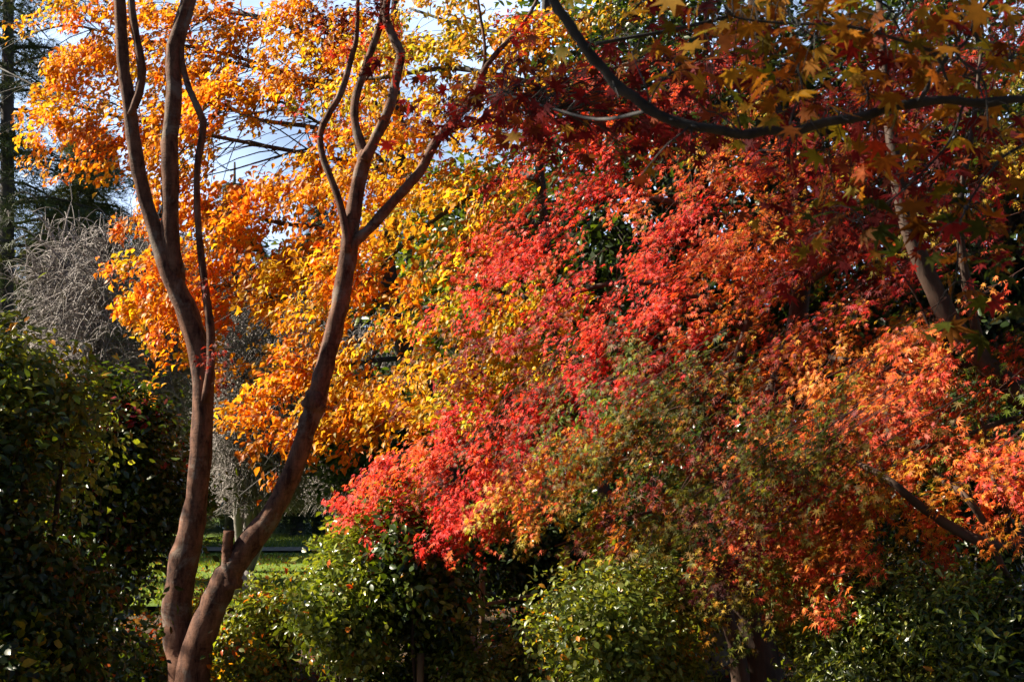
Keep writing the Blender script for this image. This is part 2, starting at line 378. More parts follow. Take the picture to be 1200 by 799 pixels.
# ------------------------------------------------------------------ foliage builders
def pad(lb, tb, c, u, n, a, b, th, key, size, tmpl, count, shade=False, spread=.5, key2=None, p2=0., hang=0., src=None, jit=.9):
    """a flat spray of leaves around centre c: long axis u, normal n, half sizes a x b"""
    n = n/np.linalg.norm(n); u = u-n*np.dot(u, n); u = u/np.linalg.norm(u); v = np.cross(n, u)
    # side twigs
    k = max(5, int(count/16))
    s = rng.uniform(-1, 1, k); side = np.where(np.arange(k) % 2 == 0, 1., -1.)
    ln = b*np.sqrt(np.clip(1-s*s, .05, 1))*rng.uniform(.6, 1.15, k)
    root = c+u*(a*s)[:, None]*.95
    tipp = root+u*(a*rng.uniform(.1, .35, k))[:, None]+v*(side*ln)[:, None]+n*(rng.normal(0, th, k)-.25*ln)[:, None]
    mid = (root+tipp)/2+n*(.08*ln)[:, None]
    spine0 = c-u*a*1.0-n*.02; spine1 = c+u*a*.95-n*a*.12
    thin_curves(tb, root, mid, tipp, .0025)
    thin_curves(tb, spine0[None], (c+n*a*.22+v*rng.normal(0, .12*a))[None], (spine1*.7+c*.3)[None], .003)
    # leaves along those twigs
    w_ = rng.integers(0, k, count); t = rng.uniform(.15, 1.05, count)[:, None]
    pos = (1-t)**2*root[w_]+2*t*(1-t)*mid[w_]+t**2*tipp[w_]
    pos = pos+rng.normal(0, 1, (count, 3))*size*jit+n*(rng.normal(0, th, count))[:, None]*.6
    pos[:, 2] -= rng.random(count)*size*1.2*(1+hang)
    out = (tipp[w_]-root[w_]); out = nrm(out)
    nr = n+rng.normal(0, spread, (count, 3))
    tp = out*.7+u*.4+rng.normal(0, .55, (count, 3))+np.array([0, 0, -.35-hang])
    col = tones(key, count)
    if key2 is not None:
        m = rng.random(count) < p2; col[m] = tones(key2, int(m.sum()))
    mean = col.mean(0); kk = .38; col = col*(1-kk)+(mean if key2 is None else tones(key if rng.random() > p2 else key2, 1)[0])*kk
    col = col*(1+.10*rng.standard_normal(3))*(1+.12*rng.standard_normal())
    leaves(lb, pos, nr, tp, size*rng.uniform(.6, 1.2, count), tmpl, np.clip(col, .006, .8))
    (SHD if shade else LIT).append(pos[::3])
    return spine0

class Limbs:
    """cloud of limb points so sprays can be joined to the nearest limb"""
    def __init__(s): s.p = []; s.r = []
    def add(s, pts, rad):
        q = spline(np.column_stack([pts, rad]), 5); s.p.append(q[:, :3]); s.r.append(q[:, 3])
    def join(s, tb, target, rmax=.014, back=1.0, sides=5, dirn=None):
        p = np.concatenate(s.p); r = np.concatenate(s.r)
        d = np.linalg.norm(p-target, axis=1)
        up = (p[:, 2]-target[2])
        cost = d+np.where(up > .3, .7*up, 0)+.0*r
        i = int(np.argmin(cost)); a = p[i]; L = d[i]
        if L < .05: return
        m = (a+target)/2+np.array([0, 0, .16*L])+rng.normal(0, .09*L, 3)
        m2 = a*.75+target*.25+np.array([0, 0, .04*L])+rng.normal(0, .04*L, 3)
        rr = min(rmax, r[i]*.8, .003+.007*L)
        tube(tb, [a, m2, m, target], [rr, rr*.85, rr*.65, rr*.35], sides, 3, .03)
        s.add(np.array([a, m2, m, target]), np.array([rr, rr*.85, rr*.65, rr*.35]))

def limb(tb, lm, pts, wpx, d, sides=10, ds=None, rough=.05, k=4):
    """tube through photo points; wpx = widths in photo pixels at distance d (or per point ds)"""
    pts = np.array(pts, float); dd = np.full(len(pts), float(d)) if ds is None else np.array(ds, float)
    p = P(pts[:, 0], pts[:, 1], dd); r = np.array(wpx, float)/F*dd/2
    p[:, 2] = np.maximum(p[:, 2], -.3)
    tube(tb, p, r, sides, k, rough)
    if lm is not None: lm.add(p, r)
    return p

# ------------------------------------------------------------------ the two-stemmed tree in front
D0 = 10.2
base = P(222, 812, D0); base[2] = 0
front = thing('bare_stemmed_tree', 'tall reddish-brown tree forking near the ground into two leaning stems', 'tree', base)
FL = Limbs()
t1 = MB()
limb(t1, FL, [(222, 850), (222, 800), (216, 765), (207, 715), (214, 665), (226, 610), (234, 550), (238, 480), (236, 425), (220, 370), (200, 320), (180, 264), (166, 216), (157, 169), (151, 118), (145, 84), (142, 34), (139, -10), (128, -120), (118, -260)],
     [66, 48, 42, 35, 34, 29, 27, 26, 28, 26, 25, 19, 17, 16.5, 16, 14.5, 14, 13.5, 10, 6], D0, 16)
limb(t1, FL, [(207, 330), (200, 280), (200, 225), (199, 169), (204, 111), (203, 68), (215, 20), (224, -10), (250, -120), (262, -250)],
     [22, 21, 21, 20.5, 20, 19.5, 18, 17, 11, 5], D0, 14, ds=[D0, D0-.03, D0-.06]+[D0-.1]*7)
limb(t1, FL, [(153, 135), (162, 112), (166, 81), (158, 34), (154, -10), (160, -100)], [9, 10, 10, 9, 8.5, 5], D0-.05, 10)
limb(t1, FL, [(240, 470), (247, 425), (246, 380), (238, 320), (232, 260), (231, 200), (238, 150), (234, 132), (222, 105), (214, 75), (214, 45), (224, 10), (230, -40)],
     [9, 10, 10, 9, 8.5, 8, 9.5, 9, 8, 7, 7, 7, 5], D0-.12, 10)
t1.build('left_stem', M_BARK, front)
t2 = MB()
limb(t2, FL, [(222, 830), (226, 785), (240, 735), (256, 695), (270, 668), (290, 640), (322, 595), (346, 545), (362, 495), (372, 465), (384, 415), (398, 360), (407, 305), (412, 262), (421, 209), (429, 178)],
     [44, 38, 34, 32, 31, 30, 25, 23.5, 23.5, 25, 22, 21, 21, 19, 17, 16], D0-.12, 16)
limb(t2, FL, [(429, 186), (418, 152), (416, 120), (430, 74), (444, 34), (449, 10), (450, -60), (455, -150)], [14, 11, 10.5, 10, 9.5, 9, 7, 4], D0-.12, 10)
limb(t2, FL, [(427, 188), (440, 162), (456, 128), (466, 84), (469, 62), (460, 42), (452, 10), (470, -60), (490, -160)], [14, 12.5, 12, 11, 10.5, 10, 9, 7, 4], D0-.18, 10)
limb(t2, FL, [(409, 300), (418, 282), (434, 267), (464, 233), (491, 203), (511, 166), (535, 138), (552, 118), (565, 88), (575, 71), (596, 47), (616, 24), (640, -20)],
     [12, 12, 12, 11.5, 11.5, 11, 10, 9, 8, 7, 6, 5, 4], D0-.15, 10)
limb(t2, FL, [(562, 95), (568, 71), (567, 44), (560, 0), (556, -50)], [5, 4.5, 4, 3.5, 2.5], D0-.15, 6)
limb(t2, FL, [(408, 295), (402, 255), (393, 223), (380, 190), (375, 160), (384, 136), (400, 108), (413, 64), (418, 40), (420, -30)], [9, 9, 9, 8.5, 8, 8.5, 8, 7, 6, 4], D0-.2, 10)
limb(t2, None, [(366, 480), (371, 468), (379, 462)], [26, 30, 20], D0-.14, 10)
t2.build('right_stem', M_BARK, front)
t3 = MB()
limb(t3, None, [(272, 690), (268, 662), (267, 640), (268, 622)], [26, 17, 12, 13], D0-.16, 11, rough=.12)
t3.build('broken_stub', M_BARK, front)
# crown of dark red leaves: a few sprigs in view, the rest above the frame
lb, tb = MB(), MB()
def sprig(px, py, d, a, b, key, size, cnt, tmpl=STAR7, lm=None, shade=False, key2=None, p2=0., join=True, nrmv=None, uu=None, spread=.7, hang=0.3, lbb=None, tbb=None, rmax=.012, th=.05):
    c = P(px, py, d); n = np.array([-.2, -.6, .6])+rng.normal(0, .2, 3) if nrmv is None else np.array(nrmv)+rng.normal(0, .12, 3)
    u = np.array([-.7, -.1, -.5])+rng.normal(0, .25, 3) if uu is None else np.array(uu)+rng.normal(0, .12, 3)
    r = pad(lbb, tbb, c, u, n, a, b, th, key, size, tmpl, cnt, shade, spread, key2, p2, hang)
    if lm is not None and join: lm.join(tbb, r, rmax)
for (px, py, a, cnt, key) in [(400, 20, .26, 150, 'D'), (370, 15, .2, 90, 'D'), (415, 50, .18, 80, 'R'), (385, 45, .16, 40, 'D'), (430, 5, .24, 120, 'D'), (455, 30, .2, 80, 'R'), (470, 62, .12, 20, 'R'), (345, 115, .12, 12, 'R'), (360, 130, .12, 12, 'R'),
                              (236, 330, .05, 12, 'D'), (254, 410, .12, 36, 'D'), (256, 445, .10, 30, 'D'), (430, -60, .4, 120, 'D'), (350, -90, .4, 100, 'D'), (480, -60, .35, 90, 'R'),
                              (260, -200, .5, 120, 'R'), (140, -180, .5, 120, 'O'), (440, -190, .5, 130, 'R'), (250, -130, .35, 60, 'R'), (120, -260, .5, 100, 'O')]:
    sprig(px, py, D0-.25+rng.normal(0, .08), a, a*.7, key, .042, cnt, lm=FL, lbb=lb, tbb=tb)
# red sprigs on the right-hand leaning limb, where it meets the red crown
for (px, py) in [(545, 95), (520, 125), (500, 130), (560, 110), (590, 70), (625, 40), (640, 20), (600, 20), (530, 150)]:
    sprig(px, py, D0-.5, .25, .16, 'D' if py > 60 else 'R', .042, 45, lm=FL, lbb=lb, tbb=tb)
lb.build('crown', M_MAPLE, front); tb.build('twigs', M_BARK, front)

# ------------------------------------------------------------------ grids that say which leaf colour grows where in a crown
def grid_pads(rows, x0, y0, fn, step=50, per=2, thin=0.):
    for r_, row in enumerate(rows):
        for c_, ch in enumerate(row.split()):
            if ch == '.': continue
            for _ in range(per):
                if thin and rng.random() < thin: continue
                px = x0+step*(c_+.5)+rng.uniform(-.6, .6)*step; py = y0+step*(r_+.5)+rng.uniform(-.6, .6)*step
                fn(px, py, ch)

# orange tree behind
b2 = P(515, 640, 14.6); b2[2] = 0
orange = thing('orange_leaved_tree', 'broad tree with glowing orange leaves behind the two stems', 'tree', b2)
OL = Limbs(); tk = MB()
tube(tk, [b2+[0, 0, -.3], b2+[0, 0, .6], b2+[.05, .1, 2.2], P(470, 400, 14.6), P(455, 300, 14.5), P(470, 190, 14.4), P(460, 60, 14.4), P(470, -80, 14.4)], np.array([.2, .15, .12, .11, .09, .07, .05, .03]), 12)
OL.add(np.array([P(470, 400, 14.6), P(455, 300, 14.5), P(470, 190, 14.4), P(460, 60, 14.4), P(470, -80, 14.4)]), np.array([.15, .13, .1, .07, .04]))
tk.build('trunk', M_DBARK, orange)
ob = MB()
for pts, wd, d in [
    ([(300, 140), (262, 128), (240, 150), (205, 160)], [4, 3, 2.5, 1.5], 14),
    ([(380, 148), (330, 120), (290, 118), (255, 105)], [4, 3, 2.5, 1.5], 14),
    ([(420, 170), (360, 175), (320, 185), (270, 200)], [4, 3, 2.5, 1.5], 14),
    ([(235, 18), (262, 30), (275, 60), (300, 80)], [4, 3, 2, 1.2], 14),
    ([(462, 330), (400, 345), (330, 350), (270, 335), (215, 345)], [9, 7, 5.5, 4, 2.5], 14.6),
    ([(460, 290), (400, 270), (330, 262), (270, 250), (200, 270)], [8, 6.5, 5, 4, 2], 14.4),
    ([(465, 200), (420, 170), (370, 150), (300, 140), (250, 120), (190, 130)], [8, 7, 6, 5, 4, 2], 14.3),
    ([(463, 160), (420, 115), (340, 90), (250, 68), (225, 60)], [7, 6, 5, 4, 2], 14.6),
    ([(463, 120), (400, 60), (320, 25), (265, 14.4), (235, 18), (190, 10)], [7, 6, 5, 6, 4.5, 3], 13.8),
    ([(463, 130), (380, 100), (250, 60), (150, 45), (85, 30), (40, 38)], [6, 5, 4, 3.4, 3, 2], 14.4),
    ([(463, 200), (330, 175), (200, 150), (110, 130), (60, 110), (0, 80)], [6, 5, 4, 3.4, 3, 2], 14.8),
    ([(465, 420), (420, 425), (370, 440), (330, 470)], [7, 5, 4, 2], 14.7),
    ([(465, 380), (440, 410), (420, 470), (380, 520)], [6, 5, 4, 2], 14.4)]:
    ds = [15.3-2.6*q_[0]/450+.8*(250-q_[1])/250+.35 for q_ in pts]; ds[0] = 14.6
    ob = MB(); limb(ob, OL, pts, wd, d, 7, ds=ds); ob.build('bough', M_DBARK, orange)
lb, tb = MB(), MB()
def fo(px, py, ch):
    if ch == 'o' and rng.random() < .45: return
    if ch == 'q' and rng.random() < .75: return
    d = 15.3-2.6*px/450+.8*(250-py)/250+rng.normal(0, .3)
    c = P(px, py, d)
    key = 'o'
    n = np.array([-.2, -.45, .8])+rng.normal(0, .25, 3); u = np.array([-.9, -.1, -.22])+rng.normal(0, .2, 3)
    r = pad(lb, tb, c, u, n, rng.uniform(.3, .62), rng.uniform(.16, .3), .045, key, .084, OVATE, 135, False, .5, 'y', .12, .7, jit=.6)
    if rng.random() < .5: OL.join(tb, r, .012, sides=4)
pr = np.concatenate(OL.p); s_ = pr[rng.integers(0, len(pr), 260)]
dr = nrm(np.stack([rng.normal(-.7, .6, 260), rng.normal(-.1, .5, 260), rng.normal(.05, .5, 260)], -1)); l_ = rng.uniform(.4, 1.4, (260, 1))
thin_curves(tb, s_, s_+dr*l_*.55+rng.normal(0, .08, (260, 3)), s_+dr*l_+np.array([0, 0, -.35])*l_, rng.uniform(.005, .011, 260))
grid_pads([
 ". o O O O O o O O",
 ". O O O O O O O o",
 "q O O O O o q o O",
 "q o O O o q q q o",
 ". . . O O O o O O",
 ". . . q O O O O .",
 ". . . O O O O O O",
 ". . . O O . . o .",
 ". . . . q . O O .",
 ". . . . . . O O O"], 0, 0, fo, 50, 4)
lb.build('crown', M_BROAD, orange); tb.build('twigs', M_DBARK, orange)

# golden tree between the stems and the red maple
b3 = P(722, 640, 11.6); b3[2] = 0
gold = thing('golden_leaved_tree', 'yellow and lime leaved tree between the red maple and the right stem', 'tree', b3)
GL = Limbs(); tk = MB()
pp = [b3+[0, 0, -.3], b3+[0, 0, .8], P(690, 480, 11.6), P(650, 380, 11.6), P(640, 280, 11.6), P(630, 150, 11.6), P(640, 0, 11.6), P(640, -90, 11.6)]
tube(tk, pp, np.array([.08, .065, .06, .055, .05, .045, .04, .03]), 10); GL.add(np.array(pp[2:]), np.array([.14, .12, .1, .08, .06, .03]))
tk.build('trunk', M_DBARK, gold)
ob = MB()
for pts, wd, d in [
    ([(632, 210), (600, 205), (560, 225), (520, 250), (470, 290), (430, 330)], [11, 9, 8, 6, 4, 2.5], 12.6),
    ([(625, 260), (580, 268), (530, 300), (480, 330), (430, 350)], [9, 7, 6, 4, 2], 12.9),
    ([(625, 350), (560, 352), (490, 362), (440, 352), (415, 345)], [10, 9, 8, 5, 3], 12.7),
    ([(620, 400), (560, 430), (500, 440), (450, 470)], [8, 6, 5, 3], 12.9),
    ([(632, 100), (580, 88), (520, 80), (440, 92), (400, 88)], [8, 7, 6, 5, 3], 11.6),
    ([(634, 150), (560, 145), (500, 160), (450, 155), (410, 170)], [8, 7, 6, 5, 3], 13.4),
    ([(632, 60), (590, 40), (540, 30), (480, 10)], [6, 5, 4, 3], 13)]:
    ds = [12.3-1.8*(q_[0]-380)/300+.5*(300-q_[1])/300+.2 for q_ in pts]
    ob = MB(); limb(ob, GL, pts, wd, d, 7, ds=ds); ob.build('bough', M_DBARK, gold)
lb, tb = MB(), MB()
def fg_(px, py, ch):
    if ch == 'q' and rng.random() < .7: return
    if ch == 'y' and rng.random() < .3: return
    d = 12.3-1.8*(px-380)/300+.5*(300-py)/300+rng.normal(0, .25); c = P(px, py, d)
    key, k2, p2 = {'y': ('y', 'o', .35), 'o': ('o', 'y', .3), 'q': ('y', 'g', .3), 'Y': ('y', 'g', .25), 'g': ('g', 'y', .35)}[ch]
    n = np.array([-.25, -.5, .75])+rng.normal(0, .25, 3); u = np.array([-.85, -.1, -.3])+rng.normal(0, .2, 3)
    r = pad(lb, tb, c, u, n, rng.uniform(.28, .55), rng.uniform(.15, .28), .045, key, .072, OVATE, 115, False, .5, k2, p2, .6, jit=.6)
    if rng.random() < .5: GL.join(tb, r, .012, sides=4)
grid_pads([
 "y Y Y Y Y Y Y",
 "y Y Y Y Y y .",
 "q y y y y . .",
 "q y y y q . .",
 "y y Y y q . .",
 "y y q q . . .",
 "y y y Y Y q .",
 "y y Y Y Y Y .",
 "o y y Y Y g .",
 "o y y y g . .",
 ". q q . . . ."], 380, 0, fg_, 50, 3)
lb.build('crown', M_BROAD, gold); tb.build('twigs', M_DBARK, gold)

# ------------------------------------------------------------------ red maple
def DM(px, py): return 9.75-2.5*(np.clip(px, 380, 1250)-420)/750+.9*(430-py)/400   # the crown's outer face turns left, up and towards us
b4 = P(868, 815, 9.9); b4[2] = 0
red = thing('red_maple', 'big maple with crimson to orange sprays sweeping down to the left', 'tree', b4)
RL = Limbs(); tk = MB()
limb(tk, RL, [(872, 850), (868, 790), (858, 740), (840, 690), (822, 645), (812, 615), (815, 560), (830, 500), (860, 430), (880, 360), (870, 280)], [26, 20, 17, 15, 15, 14, 14, 13, 12, 10, 8], 9.9, 12, ds=[10, 10, 9.95, 9.9, 9.85, 9.8, 9.6, 9.4, 9.2, 9.1, 9.0])
tk.build('slender_stem', M_MBARK, red)
tk = MB()
pth = [(888, 850), (886, 790), (880, 730), (868, 680), (862, 630), (870, 560), (900, 480), (930, 400), (940, 300), (930, 200), (900, 100), (880, 0)]
dth = [10.2, 10.2, 10.2, 10.15, 10.1, 10, 9.8, 9.6, 9.5, 9.4, 9.3, 9.3]
limb(tk, RL, pth, [70, 54, 46, 38, 36, 32, 28, 25, 22, 18, 14, 9], 10, 16, ds=dth, rough=.04)
tk.build('trunk', M_MBARK, red)
ob = MB()
for pts, wd, ds in [
    ([(900, 480), (850, 490), (800, 478), (740, 480), (660, 520), (580, 550), (500, 575), (440, 570)], [13, 11, 10, 8, 7, 5, 4, 2], [9.8, 9.3, 9, 8.7, 8.5, 8.5, 8.6, 8.7]),
    ([(870, 560), (830, 555), (780, 530), (720, 545), (660, 575), (610, 590)], [10, 8, 7, 6, 4, 2], [9.9, 9.4, 9, 8.8, 8.7, 8.7]),
    ([(930, 400), (880, 390), (820, 350), (740, 330), (660, 350), (600, 400)], [12, 10, 8, 7, 5, 3], [9.6, 9.2, 8.9, 8.7, 8.6, 8.6]),
    ([(938, 310), (890, 270), (800, 240), (720, 230), (640, 260), (560, 290)], [12, 10, 8, 6, 5, 3], [9.5, 9.2, 9, 8.9, 8.9, 9]),
    ([(930, 200), (870, 170), (790, 150), (700, 140), (640, 160)], [10, 8, 6, 5, 3], [9.4, 9.2, 9, 9, 9]),
    ([(900, 110), (840, 80), (760, 70), (690, 90)], [8, 6, 5, 3], [9.3, 9.2, 9.1, 9]),
    ([(935, 340), (980, 310), (1030, 280), (1080, 200), (1150, 150)], [10, 8, 6, 5, 3], [9.5, 9.2, 9, 9, 9]),
    ([(925, 410), (980, 420), (1040, 430), (1090, 460)], [9, 7, 5, 3], [9.6, 9.1, 8.8, 8.6]),
    ([(880, 540), (930, 560), (980, 600), (1000, 660)], [9, 7, 5, 3], [9.9, 9, 8.6, 8.5]),
    ([(870, 600), (830, 590), (760, 600), (690, 625), (650, 640)], [8, 6, 5, 4, 2], [10, 9.6, 9.3, 9.2, 9.2])]:
    tt = np.linspace(0, 1, len(pts))**.6; ds = [ds[0]*(1-u_)+(DM(*q_)+.2)*u_ for u_, q_ in zip(tt, pts)]
    ob = MB(); limb(ob, RL, pts, wd, 9, 8, ds=ds); ob.build('bough', M_MBARK, red)
lb, tb = MB(), MB()
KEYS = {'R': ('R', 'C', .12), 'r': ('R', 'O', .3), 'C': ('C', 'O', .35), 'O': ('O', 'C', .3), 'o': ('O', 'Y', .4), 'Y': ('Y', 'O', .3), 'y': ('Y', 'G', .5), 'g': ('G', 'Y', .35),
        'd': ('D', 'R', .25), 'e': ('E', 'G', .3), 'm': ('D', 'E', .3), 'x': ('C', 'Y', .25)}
def maple_pad(L, px, py, d, ch, shade, cnt=240, size=.041, a=(.42, .85), b=(.13, .24), nv=(-.55, -.48, .65), uv=(-.83, -.1, -.5)):
    key, k2, p2 = KEYS[ch]
    c = P(px, py, d)
    n = np.array(nv)+rng.normal(0, .12, 3); u = np.array(uv)+rng.normal(0, .09, 3)
    r = pad(lb, tb, c, u, n, rng.uniform(*a), rng.uniform(*b), .022, key, size, STAR7, cnt, shade, .30, k2, p2, .1)
    if rng.random() < .6: L.join(tb, r, .012, sides=4)
def dmap(px, py): return DM(px, py)
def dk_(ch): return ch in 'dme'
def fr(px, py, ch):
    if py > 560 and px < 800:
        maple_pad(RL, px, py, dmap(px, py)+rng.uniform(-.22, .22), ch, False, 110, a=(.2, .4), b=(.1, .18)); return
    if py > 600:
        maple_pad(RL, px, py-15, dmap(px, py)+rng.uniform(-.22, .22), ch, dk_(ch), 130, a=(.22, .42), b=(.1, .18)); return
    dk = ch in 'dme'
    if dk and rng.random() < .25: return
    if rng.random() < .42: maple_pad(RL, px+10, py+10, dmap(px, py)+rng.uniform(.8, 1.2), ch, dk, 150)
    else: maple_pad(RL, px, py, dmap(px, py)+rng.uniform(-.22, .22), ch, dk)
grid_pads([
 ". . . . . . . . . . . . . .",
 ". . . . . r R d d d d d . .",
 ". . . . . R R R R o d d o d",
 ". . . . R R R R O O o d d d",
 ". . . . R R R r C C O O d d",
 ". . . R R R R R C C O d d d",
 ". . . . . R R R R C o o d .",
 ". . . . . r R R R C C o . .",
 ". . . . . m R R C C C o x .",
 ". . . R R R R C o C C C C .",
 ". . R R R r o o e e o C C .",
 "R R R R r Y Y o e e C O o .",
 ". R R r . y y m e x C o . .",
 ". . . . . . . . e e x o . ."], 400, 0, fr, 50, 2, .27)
# the left lower tip and the edge sprays
for (px, py, ch) in [(428, 560, 'R'), (450, 545, 'R'), (470, 600, 'R'), (500, 615, 'R'), (520, 500, 'R'), (545, 280, 'R'), (555, 310, 'R'), (570, 330, 'R'), (575, 260, 'R'), (520, 590, 'R'), (430, 585, 'r'),
                     (715, 655, 'g'), (695, 675, 'm'), (735, 640, 'y'), (645, 610, 'g'), (605, 600, 'g'), (560, 600, 'R'), (590, 575, 'R')]:
    maple_pad(RL, px, py, DM(px, py)+rng.uniform(-.2, .2), ch, False, 90, a=(.16, .28), b=(.09, .15))
for (px, py) in [(450, 560), (480, 575), (500, 540), (530, 575), (550, 520), (570, 550), (590, 490), (610, 520), (640, 480), (520, 610), (560, 590), (620, 560), (480, 530), (540, 480), (665, 440), (700, 430), (660, 340), (620, 290), (590, 320)]:
    maple_pad(RL, px, py, DM(px, py)-.15+rng.uniform(-.15, .2), 'R', False, 190, a=(.28, .5), b=(.12, .2))
for (px, py, ch) in [(600, 560, 'Y'), (630, 545, 'Y'), (660, 530, 'Y'), (690, 545, 'Y'), (715, 525, 'Y'), (640, 585, 'Y'), (590, 585, 'y'), (700, 505, 'o'), (740, 500, 'o'), (900, 560, 'O'), (930, 545, 'o'), (960, 600, 'O'), (985, 640, 'C'), (920, 620, 'x'), (1000, 670, 'O'), (950, 660, 'x')]:
    maple_pad(RL, px, py, DM(px, py)-.35+rng.uniform(-.1, .1), ch, False, 130, a=(.2, .36), b=(.1, .16))
# shaded nearer sprays
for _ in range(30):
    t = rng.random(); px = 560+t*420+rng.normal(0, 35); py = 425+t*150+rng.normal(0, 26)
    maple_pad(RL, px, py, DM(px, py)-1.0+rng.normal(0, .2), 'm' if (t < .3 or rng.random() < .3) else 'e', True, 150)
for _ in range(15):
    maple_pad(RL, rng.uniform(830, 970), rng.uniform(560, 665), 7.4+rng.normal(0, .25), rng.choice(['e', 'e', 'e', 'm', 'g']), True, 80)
lb.build('crown', M_MAPLE, red); tb.build('twigs', M_RTWIG, red)

# ------------------------------------------------------------------ orange maple entering from the right
b5 = P(1290, 760, 8.1); b5[2] = 0
coral = thing('orange_maple', 'leaning maple with orange and yellow leaves at the right edge', 'tree', b5)
CL = Limbs(); tk = MB()
pp = [b5+[0, 0, -.3], b5+[-.05, 0, .4], P(1255, 640, 7.9), P(1240, 560, 7.8), P(1225, 490, 7.7), P(1180, 450, 7.7), P(1130, 400, 7.7), P(1095, 340, 7.7), P(1060, 250, 7.7), P(1040, 120, 7.8), P(1030, 0, 7.9)]
rr = np.array([.2, .17, .14, .12, .10, .082, .07, .062, .05, .035, .02])
tube(tk, pp, rr, 14); CL.add(np.array(pp[2:]), rr[2:]); tk.build('trunk', M_MBARK, coral)
ob = MB()
for pts, wd, ds in [
    ([(1238, 600), (1200, 628), (1165, 638), (1120, 620), (1075, 590), (1045, 565), (1010, 545), (970, 530)], [15, 14, 13, 12, 10, 9, 7, 4], [9, 8.8, 8.7, 8.6, 8.5, 8.5, 8.4, 8.4]),
    ([(1165, 640), (1155, 615), (1130, 580), (1100, 560), (1080, 540)], [9, 9, 8, 7, 5], [8.7, 8.7, 8.6, 8.6, 8.6]),
    ([(1185, 632), (1180, 600), (1165, 565), (1160, 530), (1150, 490)], [7, 7, 6, 5, 4], [8.75, 8.75, 8.8, 8.8, 8.8]),
    ([(1165, 642), (1178, 670), (1200, 700), (1235, 740)], [8, 8, 9, 10], [8.7, 8.9, 9.0, 9.2]),
    ([(1160, 440), (1145, 390), (1130, 320), (1125, 240), (1140, 150), (1150, 60)], [14, 12, 11, 9, 7, 4], [9, 9.1, 9.1, 9.1, 9.2, 9.2]),
    ([(1190, 455), (1150, 430), (1090, 430), (1040, 450)], [8, 6, 5, 3], [9, 8.7, 8.5, 8.4]),
    ([(1230, 500), (1190, 490), (1130, 510), (1060, 530)], [9, 7, 5, 3], [9, 8.7, 8.5, 8.4]),
    ([(1095, 400), (1075, 350), (1050, 310), (1030, 270)], [3.4, 3, 2.6, 2], [8.7, 8.7, 8.7, 8.7])]:
    fwd = pts[0] in ((1238, 600), (1165, 640), (1185, 632), (1165, 642)); ds = [7.8-(.0 if q_[0] > 1180 else (.8 if fwd and q_[1] > 560 else .4))-(.0 if q_[1] > 460 else -.35) for q_ in pts]
    ob = MB(); limb(ob, CL, pts, wd, 9, 8, ds=ds); ob.build('bough', M_MBARK, coral)
lb, tb = MB(), MB()
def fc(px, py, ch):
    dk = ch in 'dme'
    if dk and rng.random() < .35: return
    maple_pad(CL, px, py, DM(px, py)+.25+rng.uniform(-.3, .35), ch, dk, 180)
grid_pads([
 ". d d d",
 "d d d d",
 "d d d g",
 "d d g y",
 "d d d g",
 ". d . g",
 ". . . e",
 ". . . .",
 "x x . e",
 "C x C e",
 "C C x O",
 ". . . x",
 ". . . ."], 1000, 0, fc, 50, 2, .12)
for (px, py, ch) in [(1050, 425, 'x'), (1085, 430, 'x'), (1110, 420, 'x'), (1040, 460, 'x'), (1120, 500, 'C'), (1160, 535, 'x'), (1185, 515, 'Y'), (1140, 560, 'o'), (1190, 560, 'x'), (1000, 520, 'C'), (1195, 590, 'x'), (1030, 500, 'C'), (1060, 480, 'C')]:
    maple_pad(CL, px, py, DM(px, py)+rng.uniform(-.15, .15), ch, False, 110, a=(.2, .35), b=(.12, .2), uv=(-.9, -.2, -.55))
lb.build('crown', M_MAPLE, coral); tb.build('twigs', M_RTWIG, coral)

# ------------------------------------------------------------------ near branch across the top right
b6 = np.array([2.9, 2.5, 0.])
near = thing('overhanging_maple', 'dark curved maple branch with large ochre leaves crossing the top right', 'tree', b6)
NL = Limbs(); tk = MB()
pp = [b6+[0, 0, -.2], b6+[0, 0, .8], b6+[-.1, 0, 1.8], b6+[-.05, .05, 2.6], b6+[-.2, .2, 3.6], b6+[-.5, .5, 4.6]]
tube(tk, pp, [.13, .11, .10, .09, .07, .03], 12); tk.build('trunk', M_DBARK, near)
ob = MB()
DN = 2.5
bp = [(2290, 300), (1960, 262), (1640, 205), (1400, 150), (1290, 122), (1200, 116), (1150, 121), (1110, 117), (1075, 121), (1040, 127), (1010, 137), (970, 143), (930, 154), (900, 153), (870, 158), (838, 151), (810, 148), (782, 139), (760, 128), (742, 113), (725, 103), (708, 82), (695, 68), (678, 45), (665, 25), (648, 0), (630, -60), (600, -150)]
limb(ob, NL, bp, [44, 34, 24, 16, 12, 10, 11.5, 9.8, 12.5, 10.8, 12.2, 11, 13.6, 11.6, 13.2, 11.6, 13.2, 12, 14, 12.2, 13.8, 12, 13.4, 11.6, 12.6, 11.5, 9, 5], DN, 12, rough=.05, k=3); ob.build('bough', M_DBARK, near)
ob = MB(); limb(ob, NL, [(1077, 120), (1098, 85), (1115, 62), (1135, 45), (1145, 0), (1150, -60)], [6, 5.5, 5, 4, 3.5, 2], DN-.03, 8); ob.build('bough', M_DBARK, near)
ob = MB(); limb(ob, NL, [(1180, -60), (1160, 0), (1135, 20), (1120, 55), (1128, 72), (1145, 85), (1155, 105), (1158, 150)], [5, 4.5, 3.5, 3.5, 3.5, 3.5, 3, 2], DN-.08, 8); ob.build('bough', M_DBARK, near)
ob = MB(); limb(ob, NL, [(1110, 95), (1098, 66), (1080, 56), (1030, 40), (985, 30), (930, 28), (880, 24), (860, 20)], [3, 4.5, 4.5, 4, 4, 3.5, 3, 2.5], DN-.06, 8); ob.build('bough', M_DBARK, near)
